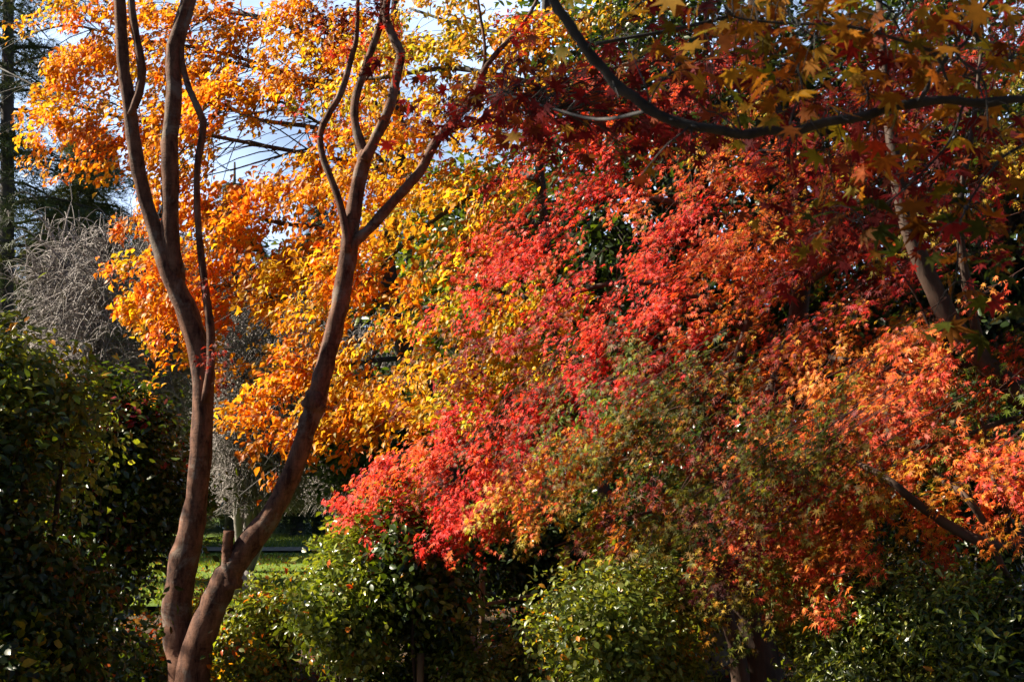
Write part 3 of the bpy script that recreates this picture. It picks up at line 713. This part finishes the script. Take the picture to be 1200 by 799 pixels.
ob = MB(); limb(ob, NL, [(980, 28), (960, 45), (930, 28)], [3, 2.5, 2], DN-.1, 6); ob.build('bough', M_DBARK, near)
ob = MB(); limb(ob, NL, [(698, 52), (740, 44), (790, 35), (850, 20), (900, 0)], [5, 5, 4.5, 4, 3], DN+.35, 8); ob.build('bough', M_DBARK, near)
ob = MB(); limb(ob, NL, [(925, 153), (930, 130), (940, 108), (935, 80)], [3.5, 3, 2.5, 2], DN-.05, 6); ob.build('bough', M_DBARK, near)
ob = MB(); limb(ob, NL, [(1200, 170), (1170, 190), (1130, 250), (1120, 330)], [4, 3.5, 3, 2], DN+.1, 6); ob.build('bough', M_DBARK, near)
ob = MB(); limb(ob, NL, [(1130, 120), (1110, 170), (1050, 230), (1000, 260)], [4, 3, 2.5, 2], DN+.1, 6); ob.build('bough', M_DBARK, near)
ob = MB(); limb(ob, NL, [(760, 130), (700, 140), (640, 125), (590, 110)], [5, 4, 3, 2], 3.0, 6, ds=[2.5, 2.9, 3.3, 3.6]); ob.build('bough', M_DBARK, near)

for _ in range(26):
    x_, y_ = [(690, 62), (760, 128), (810, 147), (870, 157), (930, 153), (1010, 136), (1098, 66), (1030, 40), (960, 30), (1130, 250), (1128, 90), (790, 35)][rng.integers(0, 12)]
    dx = rng.uniform(-70, 70); dy = rng.uniform(-70, 60)
    ob = MB(); limb(ob, NL, [(x_, y_), (x_+dx*.3+rng.normal(0, 5), y_+dy*.4+rng.normal(0, 5)), (x_+dx*.7, y_+dy*.65+rng.normal(0, 8)), (x_+dx, y_+dy)], [2.8, 2.3, 1.8, 1.1], DN, 5, ds=[DN, DN+rng.uniform(-.06, .08), DN+rng.uniform(-.1, .15), DN+rng.uniform(-.15, .2)]); ob.build('twig', M_DBARK, near)
lb, tb = MB(), MB()
def near_leaf(px, py, d, key, size, k=3, k2=None, p2=0, spread=.55, tmpl=STARBIG, sg=28):
    c = P(px, py, d)
    p = c+rng.normal(0, 1, (k, 3))*np.array([sg/F*d, .10, sg*.75/F*d])
    n = np.array([-.1, -.75, .45])+rng.normal(0, spread, (k, 3)); t = np.array([-.3, -.2, -.8])+rng.normal(0, .7, (k, 3))
    col = tones(key, k)
    if k2 is not None:
        m = rng.random(k) < p2; col[m] = tones(k2, int(m.sum()))
    leaves(lb, p, n, t, size*rng.uniform(.75, 1.15, k), tmpl, col)
    SHD.append(p); SHD.append(p)
    q = p+np.array([0, 0, .04])+rng.normal(0, .02, (k, 3)); pr = np.concatenate(NL.p)
    for a_, z_ in zip(q, p):
        i_ = int(np.argmin(np.linalg.norm(pr-a_, axis=1))); s_ = pr[i_]
        if np.linalg.norm(s_-a_) > .35: s_ = a_+nrm(s_-a_)*.12
        thin_curves(tb, s_[None], ((s_+a_)/2+[0, 0, .02])[None], z_[None], .0016)
# ochre leaves along the top
for _ in range(52): near_leaf(rng.uniform(760, 1200), rng.uniform(-20, 60), DN+rng.uniform(-.2, .25), 'K', .046, 3, 'D', .12)
for _ in range(30): near_leaf(rng.uniform(870, 1200), rng.uniform(50, 160), DN+rng.uniform(-.1, .3), 'K', .046, 3, 'G', .15)
for (px, py) in [(895, 80), (915, 95), (860, 75), (930, 150), (1040, 140), (1060, 165), (1010, 150), (1000, 190), (1050, 195), (1100, 190), (1150, 140), (1170, 85), (1130, 230), (1110, 240), (1040, 195), (880, 60), (840, 14.4), (705, 35)]:
    near_leaf(px, py, DN+rng.uniform(-.1, .3), 'K', .048, 3, 'O', .15)
# dark green big leaves at the right
for (px, py) in [(1130, 310), (1150, 320), (1110, 360), (1130, 365), (1180, 300), (1190, 290), (1010, 262), (1040, 270), (960, 262), (1150, 250), (1090, 270), (1060, 255), (1120, 290), (1190, 350)]:
    near_leaf(px, py, DN+.15+rng.uniform(-.1, .2), 'E', .055, 3, 'D', .2)
# maroon leaves, a little farther
for _ in range(150):
    x = rng.uniform(590, 1180); y = rng.uniform(40, 300) if x > 900 else rng.uniform(50, 190)
    if x < 700: y = 70+rng.normal(60, 26)
    near_leaf(x, y, rng.uniform(3.1, 4.6), 'D', .044, 6, 'K', .14, sg=26)
for _ in range(26):
    near_leaf(rng.uniform(460, 620), rng.uniform(85, 155), rng.uniform(3.6, 4.4), 'D', .042, 4, 'R', .1, sg=22)
lb.build('crown', M_NEAR, near); tb.build('twigs', M_DBARK, near)

# ------------------------------------------------------------------ shrubs
def shrub(name, label, cat, c, rad, nclump, per, key, size, tmpl, mat, k2=None, p2=0, up=.5, stems=7, shade=False, lump=.16, spread=.6, group=None, floor=.05, stemr=.015, shell=.55, key3=None, p3=0.):
    c = np.array(c, float); rad = np.array(rad, float)
    o = thing(name, label, cat, (c[0], c[1], 0), group)
    q = nrm(rng.normal(0, 1, (nclump, 3))); rr = shell+(1-shell)*rng.random((nclump, 1))**.6
    nl = 11; lc = nrm(rng.normal(0, 1, (nl, 3)))*rng.uniform(.3, .85, (nl, 1))*rad; lr = rng.uniform(.22, .55, (nl, 1)); wl = rng.integers(0, nl, nclump)
    lumps = c+lc[wl]+q*rad*rr*lr[wl]*(1+.10*rng.standard_normal((nclump, 1)))
    sh = rng.random(nclump) < .14; lumps[sh] += (nrm(lumps[sh]-c)*.6+[0, 0, .5])*rng.uniform(.05, .28, (int(sh.sum()), 1))
    ok = lumps[:, 2] > floor; lumps = lumps[ok]; q = q[ok]; m = len(lumps)
    ids = np.repeat(np.arange(m), per); N = len(ids)
    lsz = lump*rng.uniform(.6, 1.35, m)
    pos = lumps[ids]+rng.normal(0, 1, (N, 3))*lsz[ids][:, None]*np.array([1, 1, .7])
    pos[:, 2] = np.maximum(pos[:, 2], .03)
    outw = nrm(pos-c)
    n = outw*.6+np.array([0, 0, up])+rng.normal(0, spread, (N, 3)); t = outw+rng.normal(0, .7, (N, 3))+[0, 0, -.1]
    col = tones(key, N)
    if k2:
        ck = rng.random(m) < p2; mm = ck[ids] & (rng.random(N) < .7); col[mm] = tones(k2, int(mm.sum()))
    if key3:
        mm = rng.random(N) < p3; col[mm] = tones(key3, int(mm.sum()))
    lb = MB(); leaves(lb, pos, n, t, size*rng.uniform(.65, 1.25, N), tmpl, col)
    lb.build('foliage', mat, o)
    tb = MB(); L = Limbs()
    for k in range(stems):
        a = rng.uniform(0, 6.28); e = rng.uniform(.2, .6)
        tip = c+rad*np.array([math.cos(a)*e, math.sin(a)*e, rng.uniform(-.1, .5)])
        b0 = np.array([c[0]+.12*math.cos(a)*rad[0], c[1]+.12*math.sin(a)*rad[1], -.05])
        mid = (b0+tip)/2+rng.normal(0, .05, 3)+[0, 0, .1]
        tube(tb, [b0, mid, tip], [stemr, stemr*.7, stemr*.35], 6, 4, .04); L.add(np.array([b0, mid, tip]), np.array([stemr, stemr*.7, stemr*.35]))
    pr = np.concatenate(L.p); sel = lumps[::2]
    i_ = np.argmin(np.linalg.norm(pr[None]-sel[:, None], axis=2), 1); A = pr[i_]
    thin_curves(tb, A, (A+sel)/2+rng.normal(0, .04, A.shape), sel, stemr*.35)
    tb.build('stems', M_MBARK, o)
    (SHD if shade else LIT).append(pos[::4])
    return o
def PC(px, py, d): return P(px, py, d)
def shrub_px(name, label, cat, px, py, d, rx, ry, depth, *a, **k):
    c = P(px, py, d); return shrub(name, label, cat, c, (rx/F*d, depth, ry/F*d), *a, **k)

# left evergreen mass
shrub_px('camellia_bush', 'large dark green evergreen bush filling the left edge', 'bush', -25, 650, 7.5, 165, 220, .75, 620, 60, 'c', .062, CAMEL, M_GLOSS, 'E', .12, shade=True, lump=.17, stems=9, stemr=.03)
shrub_px('leafy_bush', 'sunlit bright green bush top above the dark left-hand bush', 'bush', 10, 475, 7.9, 125, 125, .6, 300, 46, 'l', .065, CAMEL, M_SOFT, 'y', .10, lump=.15, stemr=.03, stems=6)
shrub_px('dark_bush', 'shaded olive bush with reddish leaves left of the forked trunk', 'bush', 125, 590, 11.8, 95, 165, .7, 260, 60, 'c', .08, CAMEL, M_GLOSS, 'D', .10, shade=True, lump=.15, stemr=.02)
shrub_px('ground_shrub', 'low dark shrub with russet leaves at the foot of the forked trunk', 'shrub', 110, 780, 10.9, 110, 50, .5, 130, 50, 'c', .07, CAMEL, M_GLOSS, 'O', .14, shade=True, lump=.12, floor=.03)
shrub_px('yellow_leaf_plant', 'small yellow-green plant in the bottom left corner', 'plant', 15, 798, 6.6, 42, 34, .25, 60, 16, 'c', .07, OVATE, M_SOFT, 'G', .5, lump=.08, stemr=.008, floor=.03, shade=True)
# centre
shrub_px('low_shrub', 'low yellow-green sunlit shrub right of the forked trunk', 'shrub', 308, 752, 10.6, 64, 58, .6, 170, 44, 'l', .055, OVATE, M_SOFT, 'y', .18, lump=.12, stemr=.008, key3='O', p3=.05)
shrub_px('weeping_shrub', 'thin yellow-green shrub standing behind the trunk fork', 'shrub', 228, 735, 11.5, 22, 48, .4, 36, 30, 'y', .06, LONG, M_SOFT, 'l', .5, lump=.12, stemr=.008)
shrub_px('rounded_shrub', 'rounded glossy pale green shrub glittering in the sun', 'shrub', 402, 695, 9.3, 48, 84, .5, 340, 60, 'l', .055, CAMEL, M_GLOSS, 'l', .3, lump=.12, stemr=.014, key3='O', p3=.012)
shrub_px('tall_shrub', 'light green shrub top under the red maple tip', 'shrub', 450, 640, 11.2, 45, 60, .5, 130, 50, 'l', .065, CAMEL, M_SOFT, 'y', .12, lump=.13, stemr=.014)
shrub_px('camellia_shrub', 'dark glossy camellia shrub beside the short wooden stake', 'shrub', 500, 690, 9.3, 62, 82, .5, 200, 50, 'c', .075, CAMEL, M_GLOSS, 'l', .15, lump=.12, stemr=.018, key3='O', p3=.01)
shrub_px('edge_shrub', 'small bright green shrub beside the paved path and rock', 'shrub', 545, 795, 9.0, 30, 24, .25, 40, 34, 'l', .05, CAMEL, M_SOFT, None, 0, lump=.07, stemr=.008)
shrub_px('sprawling_shrub', 'low sprawling green shrub in front of the fence', 'shrub', 620, 785, 9.4, 55, 30, .35, 80, 36, 'l', .055, CAMEL, M_SOFT, 'c', .3, lump=.10, stemr=.008)
shrub_px('sunlit_shrub', 'sunlit light green shrub left of the maple trunk', 'shrub', 722, 750, 7.7, 76, 66, .6, 400, 60, 'l', .046, CAMEL, M_SOFT, 'y', .06, lump=.12, stemr=.012, key3='K', p3=.02)
shrub_px('glossy_shrub', 'upright green shrub just left of the slender maple stem', 'shrub', 790, 710, 10.9, 50, 70, .5, 150, 50, 'l', .06, CAMEL, M_GLOSS, 'c', .3, lump=.13, stemr=.014)
shrub_px('ground_cover_shrub', 'low dark green plants beneath the camellia shrub', 'shrub', 440, 790, 9.6, 60, 26, .4, 90, 40, 'c', .05, CAMEL, M_GLOSS, 'l', .3, lump=.09, stemr=.006, floor=.02)
shrub_px('ground_cover_shrub', 'low mixed green plants at the foot of the pole fence', 'shrub', 640, 765, 11.0, 80, 26, .5, 120, 40, 'c', .055, CAMEL, M_SOFT, 'l', .35, lump=.10, stemr=.006, floor=.02, key3='O', p3=.04)
shrub_px('ground_cover_shrub', 'low russet and green plants right behind the forked trunk', 'shrub', 200, 775, 11.6, 50, 26, .4, 90, 40, 'l', .055, OVATE, M_SOFT, 'O', .25, lump=.10, stemr=.006, floor=.02)
# right
shrub_px('broadleaf_shrub', 'wide green shrub under the right-hand maple boughs', 'shrub', 1100, 735, 7.3, 115, 80, .7, 460, 60, 'l', .05, LONG, M_GLOSS, 'c', .35, lump=.15, stemr=.016, key3='y', p3=.02)
shrub_px('corner_shrub', 'dark green shrub in the bottom right corner', 'shrub', 1215, 770, 6.8, 60, 70, .4, 110, 50, 'c', .07, LONG, M_GLOSS, 'l', .2, lump=.12, stemr=.014, shade=True)
shrub_px('feathery_shrub', 'low feathery grey-green shrub right of the maple trunk', 'shrub', 985, 778, 7.2, 45, 34, .35, 90, 60, 'l', .05, LONG, M_SOFT, 'p', .4, lump=.08, stemr=.008)
shrub_px('tall_evergreen_shrub', 'tall dark evergreen shrub behind the right-hand maple boughs', 'shrub', 1120, 560, 12.5, 110, 150, .9, 260, 44, 'n', .10, CAMEL, M_GLOSS, 'c', .4, lump=.22, stemr=.03)
shrub_px('berry_shrub', 'small twiggy shrub right of the maple trunk base', 'shrub', 940, 700, 10.6, 60, 55, .5, 120, 44, 'l', .06, OVATE, M_SOFT, 'y', .25, lump=.13, stemr=.01)
# hedge / thicket behind the fence
for (px, py, d, rx, ry, lab) in [(540, 650, 15.0, 80, 85, 'dense dark hedge bush behind the left end of the fence'), (650, 645, 15.5, 90, 90, 'dense dark hedge bush behind the middle of the fence'), (770, 640, 15.0, 95, 95, 'dense dark hedge bush behind the maple trunk'), (900, 600, 15.5, 110, 130, 'dense dark hedge bush right of the maple trunk')]:
    shrub_px('hedge_bush', lab, 'bush', px, py, d, rx, ry, 1.0, 260, 40, 'n', .10, CAMEL, M_GLOSS, 'c', .3, lump=.25, stemr=.03, group='dark hedge bushes behind the fence')

# ------------------------------------------------------------------ background trees
def broad_tree(name, label, px, ptop, pbot, d, rx, key, n=260, k2='c', group=None, per=46, sz=.16):
    cz = (ptop+pbot)/2; c = P(px, cz, d); base = np.array([c[0], d, 0.]); o = thing(name, label, 'tree', base, group)
    rad = np.array([rx/F*d, rx/F*d*.8, (pbot-ptop)/2/F*d])
    tk = MB(); top = c+[0, 0, rad[2]*.6]
    tube(tk, [base+[0, 0, -.3], base+[.05, 0, 1], (base+top)/2+[.2, 0, 0], top], [.3, .24, .18, .05], 10); tk.build('trunk', M_CBARK, o)
    q = nrm(rng.normal(0, 1, (n, 3))); rr = .4+.6*rng.random((n, 1))**.5
    lp = c+q*rad*rr*(1+.12*rng.standard_normal((n, 1)))
    lp = lp[lp[:, 2] > .5]; ids = np.repeat(np.arange(len(lp)), per); N = len(ids)
    pos = lp[ids]+rng.normal(0, 1, (N, 3))*np.array([.42, .42, .24])*max(1, sz/.16)
    ow = nrm(pos-c); lb = MB()
    cl = tones(key, N); mk = (rng.random(len(lp)) < .4)[ids]; cl[mk] = tones(k2, int(mk.sum()))
    leaves(lb, pos, ow*.4+[0, 0, .6]+rng.normal(0, .6, (N, 3)), ow+rng.normal(0, .7, (N, 3)), sz*rng.uniform(.6, 1.3, N), CAMEL, cl)
    lb.build('crown', M_SOFT, o)
    bb = MB(); sel = lp[::3]; A = np.tile((base+top)/2+[.2, 0, 0], (len(sel), 1))+np.array([0, 0, 1.])*rng.uniform(-.4, .4, (len(sel), 1))*rad[2]
    thin_curves(bb, A, (A+sel)/2+[0, 0, .3], sel, .05); bb.build('boughs', M_CBARK, o)
    return o
broad_tree('evergreen_tree', 'dark evergreen tree behind the red maple crown', 800, -120, 520, 18, 230, 'n', 420, group='evergreen trees behind the maples')
broad_tree('evergreen_tree', 'dark evergreen tree behind the orange maple at the right', 1150, -150, 560, 17, 260, 'n', 420, group='evergreen trees behind the maples')
broad_tree('evergreen_tree', 'low dark evergreen tree deep behind the slender maple stem', 740, 300, 620, 21, 190, 'n', 420, group='evergreen trees behind the maples')
broad_tree('evergreen_tree', 'low dark evergreen tree deep behind the right maple boughs', 1010, 300, 640, 20, 190, 'n', 420, group='evergreen trees behind the maples')
broad_tree('evergreen_tree', 'low dark evergreen tree behind the crimson tip of the red maple', 500, 430, 600, 24, 130, 'n', 300, group='evergreen trees behind the maples')
broad_tree('evergreen_tree', 'round olive tree beyond the lawn left of the left stem', 60, 290, 600, 46, 120, 'p', 300, 'q', group='round trees beyond the lawn', sz=.3)
broad_tree('evergreen_tree', 'round dark tree beyond the lawn behind the left stem', 190, 300, 600, 48, 110, 'n', 300, 'p', group='round trees beyond the lawn', sz=.3)
broad_tree('evergreen_tree', 'round dark tree beyond the lawn between the two stems', 320, 290, 600, 50, 120, 'n', 320, 'p', group='round trees beyond the lawn', sz=.3)
broad_tree('evergreen_tree', 'round dark tree beyond the lawn right of the right stem', 440, 290, 600, 47, 120, 'n', 300, 'p', group='round trees beyond the lawn', sz=.3)
broad_tree('evergreen_tree', 'green broadleaf tree showing between the golden tree and red maple', 590, 185, 500, 20, 120, 'l', 300, 'c', group='evergreen trees behind the maples')

def conifer(name, label, px, ptop, d, width, base_py=None, key='p', layers=26, group=None, dens=1.0, lean=0., droop=.25, trunk=.22, sz=1.):
    top = P(px+lean, ptop, d); base = np.array([P(px, 500, d)[0], d, 0.]); hgt = top[2]
    o = thing(name, label, 'conifer', base, group); tk = MB()
    ax = lambda z: base+(top-base)*(z/hgt)
    tube(tk, [base+[0, 0, -.3], ax(hgt*.3), ax(hgt*.7), top], [trunk, trunk*.85, trunk*.55, .03], 10); tk.build('trunk', M_CBARK, o)
    bb, lb = MB(), MB(); wd = width/F*d/2
    A, B, C, LP, LN, LT = [], [], [], [], [], []
    for L in range(layers):
        z = hgt*(.14+.84*L/layers)+rng.normal(0, .12); fr_ = (z/hgt); reach = wd*(1-fr_**1.6)*rng.uniform(.7, 1.15)+.3
        for k in range(rng.integers(5, 8)):
            a = rng.uniform(0, 6.283); rl = reach*rng.uniform(.6, 1.1); p0 = ax(z); dr = np.array([math.cos(a), math.sin(a), 0])
            p2 = p0+dr*rl+[0, 0, -droop*rl]; p1 = p0+dr*rl*.5+[0, 0, .12*rl]
            A.append(p0); B.append(p1); C.append(p2)
            m = int(rl*26*dens); t = rng.uniform(.15, 1.05, m)[:, None]
            c = (1-t)**2*p0+2*t*(1-t)*p1+t*t*p2
            sd = np.array([-dr[1], dr[0], 0]); off = rng.normal(0, .22, (m, 1))*rl*(.4+.6*(1-abs(t-.6)))
            q = c+sd*off+np.array([0, 0, -1.])*np.abs(off)*.25+rng.normal(0, .05, (m, 3)); q[:, 2] -= rng.random(m)**2*.35
            LP.append(q); LN.append(np.array([0, 0, 1.])+rng.normal(0, .45, (m, 3))); LT.append(dr+sd*np.sign(off)*.7+rng.normal(0, .3, (m, 3))+[0, 0, -.4])
    thin_curves(bb, np.array(A), np.array(B), np.array(C), .05); bb.build('boughs', M_CBARK, o)
    LP = np.concatenate(LP); n = len(LP)
    leaves(lb, LP, np.concatenate(LN), np.concatenate(LT), rng.uniform(.2, .42, n)*sz, NEEDLE, tones(key, n, .2)); lb.build('foliage', M_NEEDLE, o)
    return o
G = 'conifers in the background'
conifer('cedar_tree', 'tall cedar with bare dark lower trunk at the far left edge', 12, -330, 30, 430, layers=32, group=G, dens=2.2, droop=.16)
conifer('cedar_tree', 'drooping green conifer right of the far-left cedar trunk', 108, 130, 33, 380, key='q', layers=34, group=G, dens=4.5, droop=.4)
conifer('cedar_tree', 'dark conifer showing between the left stem and the orange leaves', 275, 190, 38, 210, layers=24, group=G, dens=3.5, droop=.35)
conifer('cedar_tree', 'blue-green conifer behind the gap beside the right stem', 375, 205, 42, 190, layers=22, group=G, dens=3.5, droop=.35)
conifer('cedar_tree', 'distant conifer behind the golden leaves', 480, 170, 46, 190, layers=24, group=G, dens=2, droop=.35)
conifer('cedar_tree', 'small dark conifer at the end of the lawn', 350, 440, 40, 150, layers=18, group=G, dens=2.6, droop=.3)
conifer('cedar_tree', 'dark conifer between the cedar and the left stem', 185, 215, 44, 240, layers=22, group=G, dens=3.5, droop=.35)
conifer('cedar_tree', 'short dark conifer closing the lawn behind the left stem', 245, 420, 50, 200, layers=18, group=G, dens=2, droop=.3)

def garden_tree(label, x, y, cz, rad, n=300):
    base = np.array([x, y, 0.]); o = thing('evergreen_tree', label, 'tree', base, 'evergreen trees around the viewpoint'); c = np.array([x, y, cz]); rad = np.array(rad)
    tk = MB(); tube(tk, [base+[0, 0, -.3], base+[.1, 0, 2], base+[0, .1, cz], c+[0, 0, rad[2]*.6]], [.3, .24, .16, .05], 10); tk.build('trunk', M_CBARK, o)
    q = nrm(rng.normal(0, 1, (n, 3))); lp = c+q*rad*(.5+.5*rng.random((n, 1))); lp = lp[lp[:, 2] > .5]; ids = np.repeat(np.arange(len(lp)), 40); N = len(ids)
    lb = MB(); leaves(lb, lp[ids]+rng.normal(0, 1, (N, 3))*[.5, .5, .3], rng.normal(0, .6, (N, 3))+[0, 0, .6], rng.normal(0, 1, (N, 3)), .22*rng.uniform(.6, 1.3, N), CAMEL, tones('n', N)); lb.build('crown', M_SOFT, o)
    bb = MB(); sel = lp[::4]; A = np.tile(c-[0, 0, rad[2]*.3], (len(sel), 1)); thin_curves(bb, A, (A+sel)/2+[0, 0, .3], sel, .04); bb.build('boughs', M_CBARK, o)
garden_tree('unseen evergreen added behind the viewpoint on the left to block skylight', -6.5, -7, 6, (3.6, 3, 6), 420)  # unseen evergreens added to cut skylight; the far right one just fills the garden
garden_tree('unseen evergreen added straight behind the viewpoint to block skylight', 0.5, -8, 6.5, (3.8, 3, 6.5), 420)
garden_tree('unseen evergreen added behind the viewpoint on the right to block skylight', 7.5, -5, 6.5, (3.6, 3.6, 6.5), 420)
garden_tree('tall evergreen far beyond the right edge of the view', 12.5, 14, 5.5, (3.5, 3.5, 5.5), 380)
garden_tree('unseen evergreen added outside the right edge to block skylight', 9.5, 4, 6.5, (3.2, 4, 6.5), 420)

# bare weeping twigs
def bare_shrub(name, label, px, py, d, rx, ry, n, group):
    c = P(px, py, d); base = np.array([c[0], d, 0.]); o = thing(name, label, 'tree', base, group)
    tk = MB(); L = []
    rad = np.array([rx/F*d, rx/F*d*.7, ry/F*d])
    for k in range(9):
        a = rng.uniform(0, 6.28); tip = c+rad*np.array([math.cos(a)*.6, math.sin(a)*.6, rng.uniform(.2, .9)]); m = base*.5+tip*.5+rng.normal(0, .2, 3)
        tube(tk, [base+[0, 0, -.2], m, tip], [.09, .055, .02], 7); L.append(spline([base, m, tip], 8))
    tk.build('trunk', M_TWIG, o); L = np.concatenate(L); L = L[L[:, 2] > .8]
    tb = MB(); prev = L
    for lev, (cnt, ln, r_) in enumerate([(n//5, .7, .018), (n, .42, .009)]):
        s = prev[rng.integers(0, len(prev), cnt)]; dr = nrm(nrm((s-c)/rad)*.6+rng.normal(0, .9, (cnt, 3)))
        l_ = ln*rng.uniform(.5, 1.5, (cnt, 1)); p1 = s+dr*l_*.6+[0, 0, .1]; p2 = s+dr*l_+np.array([0, 0, -1.])*l_*rng.uniform(-.1, .4, (cnt, 1))
        lim = P(0, 606, d)[2]; k_ = p2[:, 2] > lim; s, p1, p2 = s[k_], p1[k_], p2[k_]; cnt = len(s)
        thin_curves(tb, s, p1, p2, r_); T = rng.random((cnt, 1)); prev = np.concatenate([(s+p2)/2+(p1-(s+p2)/2)*.5, p2, p1*.5+p2*.5])
    tb.build('twigs', M_TWIG, o); return o
G = 'bare grey trees on the far side of the lawn'
bare_shrub('bare_tree', 'leafless grey twiggy tree left of the left stem', 135, 395, 21, 115, 115, 9500, G)
bare_shrub('bare_tree', 'leafless grey twiggy tree seen between the two stems', 290, 452, 23, 95, 100, 7000, G)
bare_shrub('bare_tree', 'leafless grey tree right of the right stem', 410, 480, 25, 80, 90, 4000, G)

# ------------------------------------------------------------------ fence, stake, rocks
f0 = P(560, 735, 12.2); f0[2] = 0
fence = thing('rail_fence', 'rustic brown pole fence in the dark hollow under the maple', 'fence', f0)
def pole(px0, py0, d0, px1, py1, d1, r, name, mat=M_WOOD):
    m = MB(); a, b = P(px0, py0, d0), P(px1, py1, d1); tube(m, [a, (a+b)/2+rng.normal(0, .006, 3), b], [r, r, r*.93], 9, 4, .03); m.build(name, mat, fence)
pole(565, 800, 12, 565, 672, 12, .030, 'post'); pole(664, 790, 12.6, 664, 640, 12.6, .026, 'post'); pole(720, 790, 13, 719, 640, 13, .034, 'post')
pole(548, 712, 11.95, 650, 694, 12.5, .020, 'rail'); pole(640, 696, 12.5, 725, 685, 12.95, .020, 'rail'); pole(600, 748, 12.2, 725, 732, 12.95, .018, 'rail')
st = MB(); s0 = P(493, 812, 9.0); s0[2] = -.2; s1 = P(493, 765, 9.0)
tube(st, [s0, s0*.5+s1*.5, s1], [.028, .027, .026], 10, 3, .02); tag(st.build('wooden_stake', M_WOOD), 'short pale wooden stake standing in front of the camellia shrub', 'stake')
def rock(px, py, d, s, label, seed):
    c = P(px, py, d); u = np.linspace(0, math.pi, 14)[:, None]; v = np.linspace(0, 2*math.pi, 21)[None, :-1]
    q = np.stack([np.sin(u)*np.cos(v), np.sin(u)*np.sin(v), np.cos(u)*np.ones_like(v)], -1)
    f_ = 1+.18*np.sin(q[..., 0]*3+seed)+.14*np.sin(q[..., 1]*4+seed*2)+.1*np.sin(q[..., 2]*6+seed*3)+.05*np.sin(q[..., 0]*11+q[..., 1]*9)
    V = np.round(q*f_[..., None]*4.5)/4.5*.35+q*f_[..., None]*.65
    V = V*np.array(s)+[c[0], c[1], c[2]]
    i = np.arange(13)[:, None]*20; j = np.arange(20)[None]
    m = MB(); m.add(V.reshape(-1, 3), [np.stack([i+j, i+20+j, i+20+(j+1) % 20, i+(j+1) % 20], -1).reshape(-1, 4)])
    tag(m.build('rock', M_ROCK, smooth=False), label, 'rock', 'garden rocks')
rock(548, 782, 9.7, (.14, .14, .2), 'brown rock beside the paved path near the stake', 1.3)
rock(826, 745, 11.2, (.32, .3, .26), 'pale sunlit rock just left of the slender maple stem', 2.1)
rock(284, 692, 17.5, (.2, .2, .3), 'small pale rock at the lawn edge seen right of the trunk fork', 4.4)

# ------------------------------------------------------------------ unseen tree added left of the frame, crown shaped to shade the near foliage
e1 = nrm(np.cross(SUN, [0, 0, 1.])); e2 = np.cross(SUN, e1)
def sp(pts): return np.stack([pts@e1, pts@e2], -1)
cell = .16; lo = np.array([-15., -15.]); nG = 220
def grid(pts):
    g_ = np.zeros((nG, nG)); ij = ((sp(pts)-lo)/cell).astype(int); ok = ((ij >= 0) & (ij < nG)).all(1); np.add.at(g_, (ij[ok, 0], ij[ok, 1]), 1); return g_
lit = grid(np.concatenate(LIT)); shd = grid(np.concatenate(SHD))
frac = shd/(shd+lit*.75+1e-6)
want = (shd > 3) & (frac > .6)
print('shade cells', want.sum(), 'lit cells', (lit > 2).sum())
ii = np.argwhere(want); m = len(ii)
ctr = lo+(ii+.5)*cell
tdep = 9.5
pos0 = ctr[:, :1]*e1+ctr[:, 1:]*e2
org = np.array([1.0, 7.0, 2.2]); along = org@SUN+tdep
pos0 = pos0+SUN*(along+rng.uniform(-1.2, 1.2, (m, 1)))
per = 7
ids = np.repeat(np.arange(m), per); pos = pos0[ids]+rng.normal(0, .07, (m*per, 3))
a = np.abs(pos[:, 0])/pos[:, 1]
b7 = np.array([pos[:, 0].mean()-1.5, pos[:, 1].mean(), 0.])
shade = thing('added_shade_tree', 'unseen leafy tree added outside the left edge to cast shade', 'tree', b7)
lb = MB(); n = len(pos)
leaves(lb, pos, SUN+rng.normal(0, .5, (n, 3)), rng.normal(0, 1, (n, 3)), rng.uniform(.10, .16, n), OVATE, tones('c', n)); lb.build('crown', M_SOFT, shade)
tk = MB(); SL = Limbs(); top = np.array([pos[:, 0].mean(), pos[:, 1].mean(), pos[:, 2].mean()])
pp = np.array([b7+[0, 0, -.3], b7+[0, 0, 3], b7+[.3, 0, 6], top]); tube(tk, pp, [.3, .24, .18, .06], 12); tk.build('trunk', M_CBARK, shade)
bb = MB(); s_ = pos0[::9]; A = np.tile(pp[2], (len(s_), 1)); thin_curves(bb, A, (A+s_)/2+[0, 0, .3], s_, .03); bb.build('boughs', M_CBARK, shade)
print('faces', sum(len(o.data.polygons) for o in bpy.data.objects if o.type == 'MESH'))
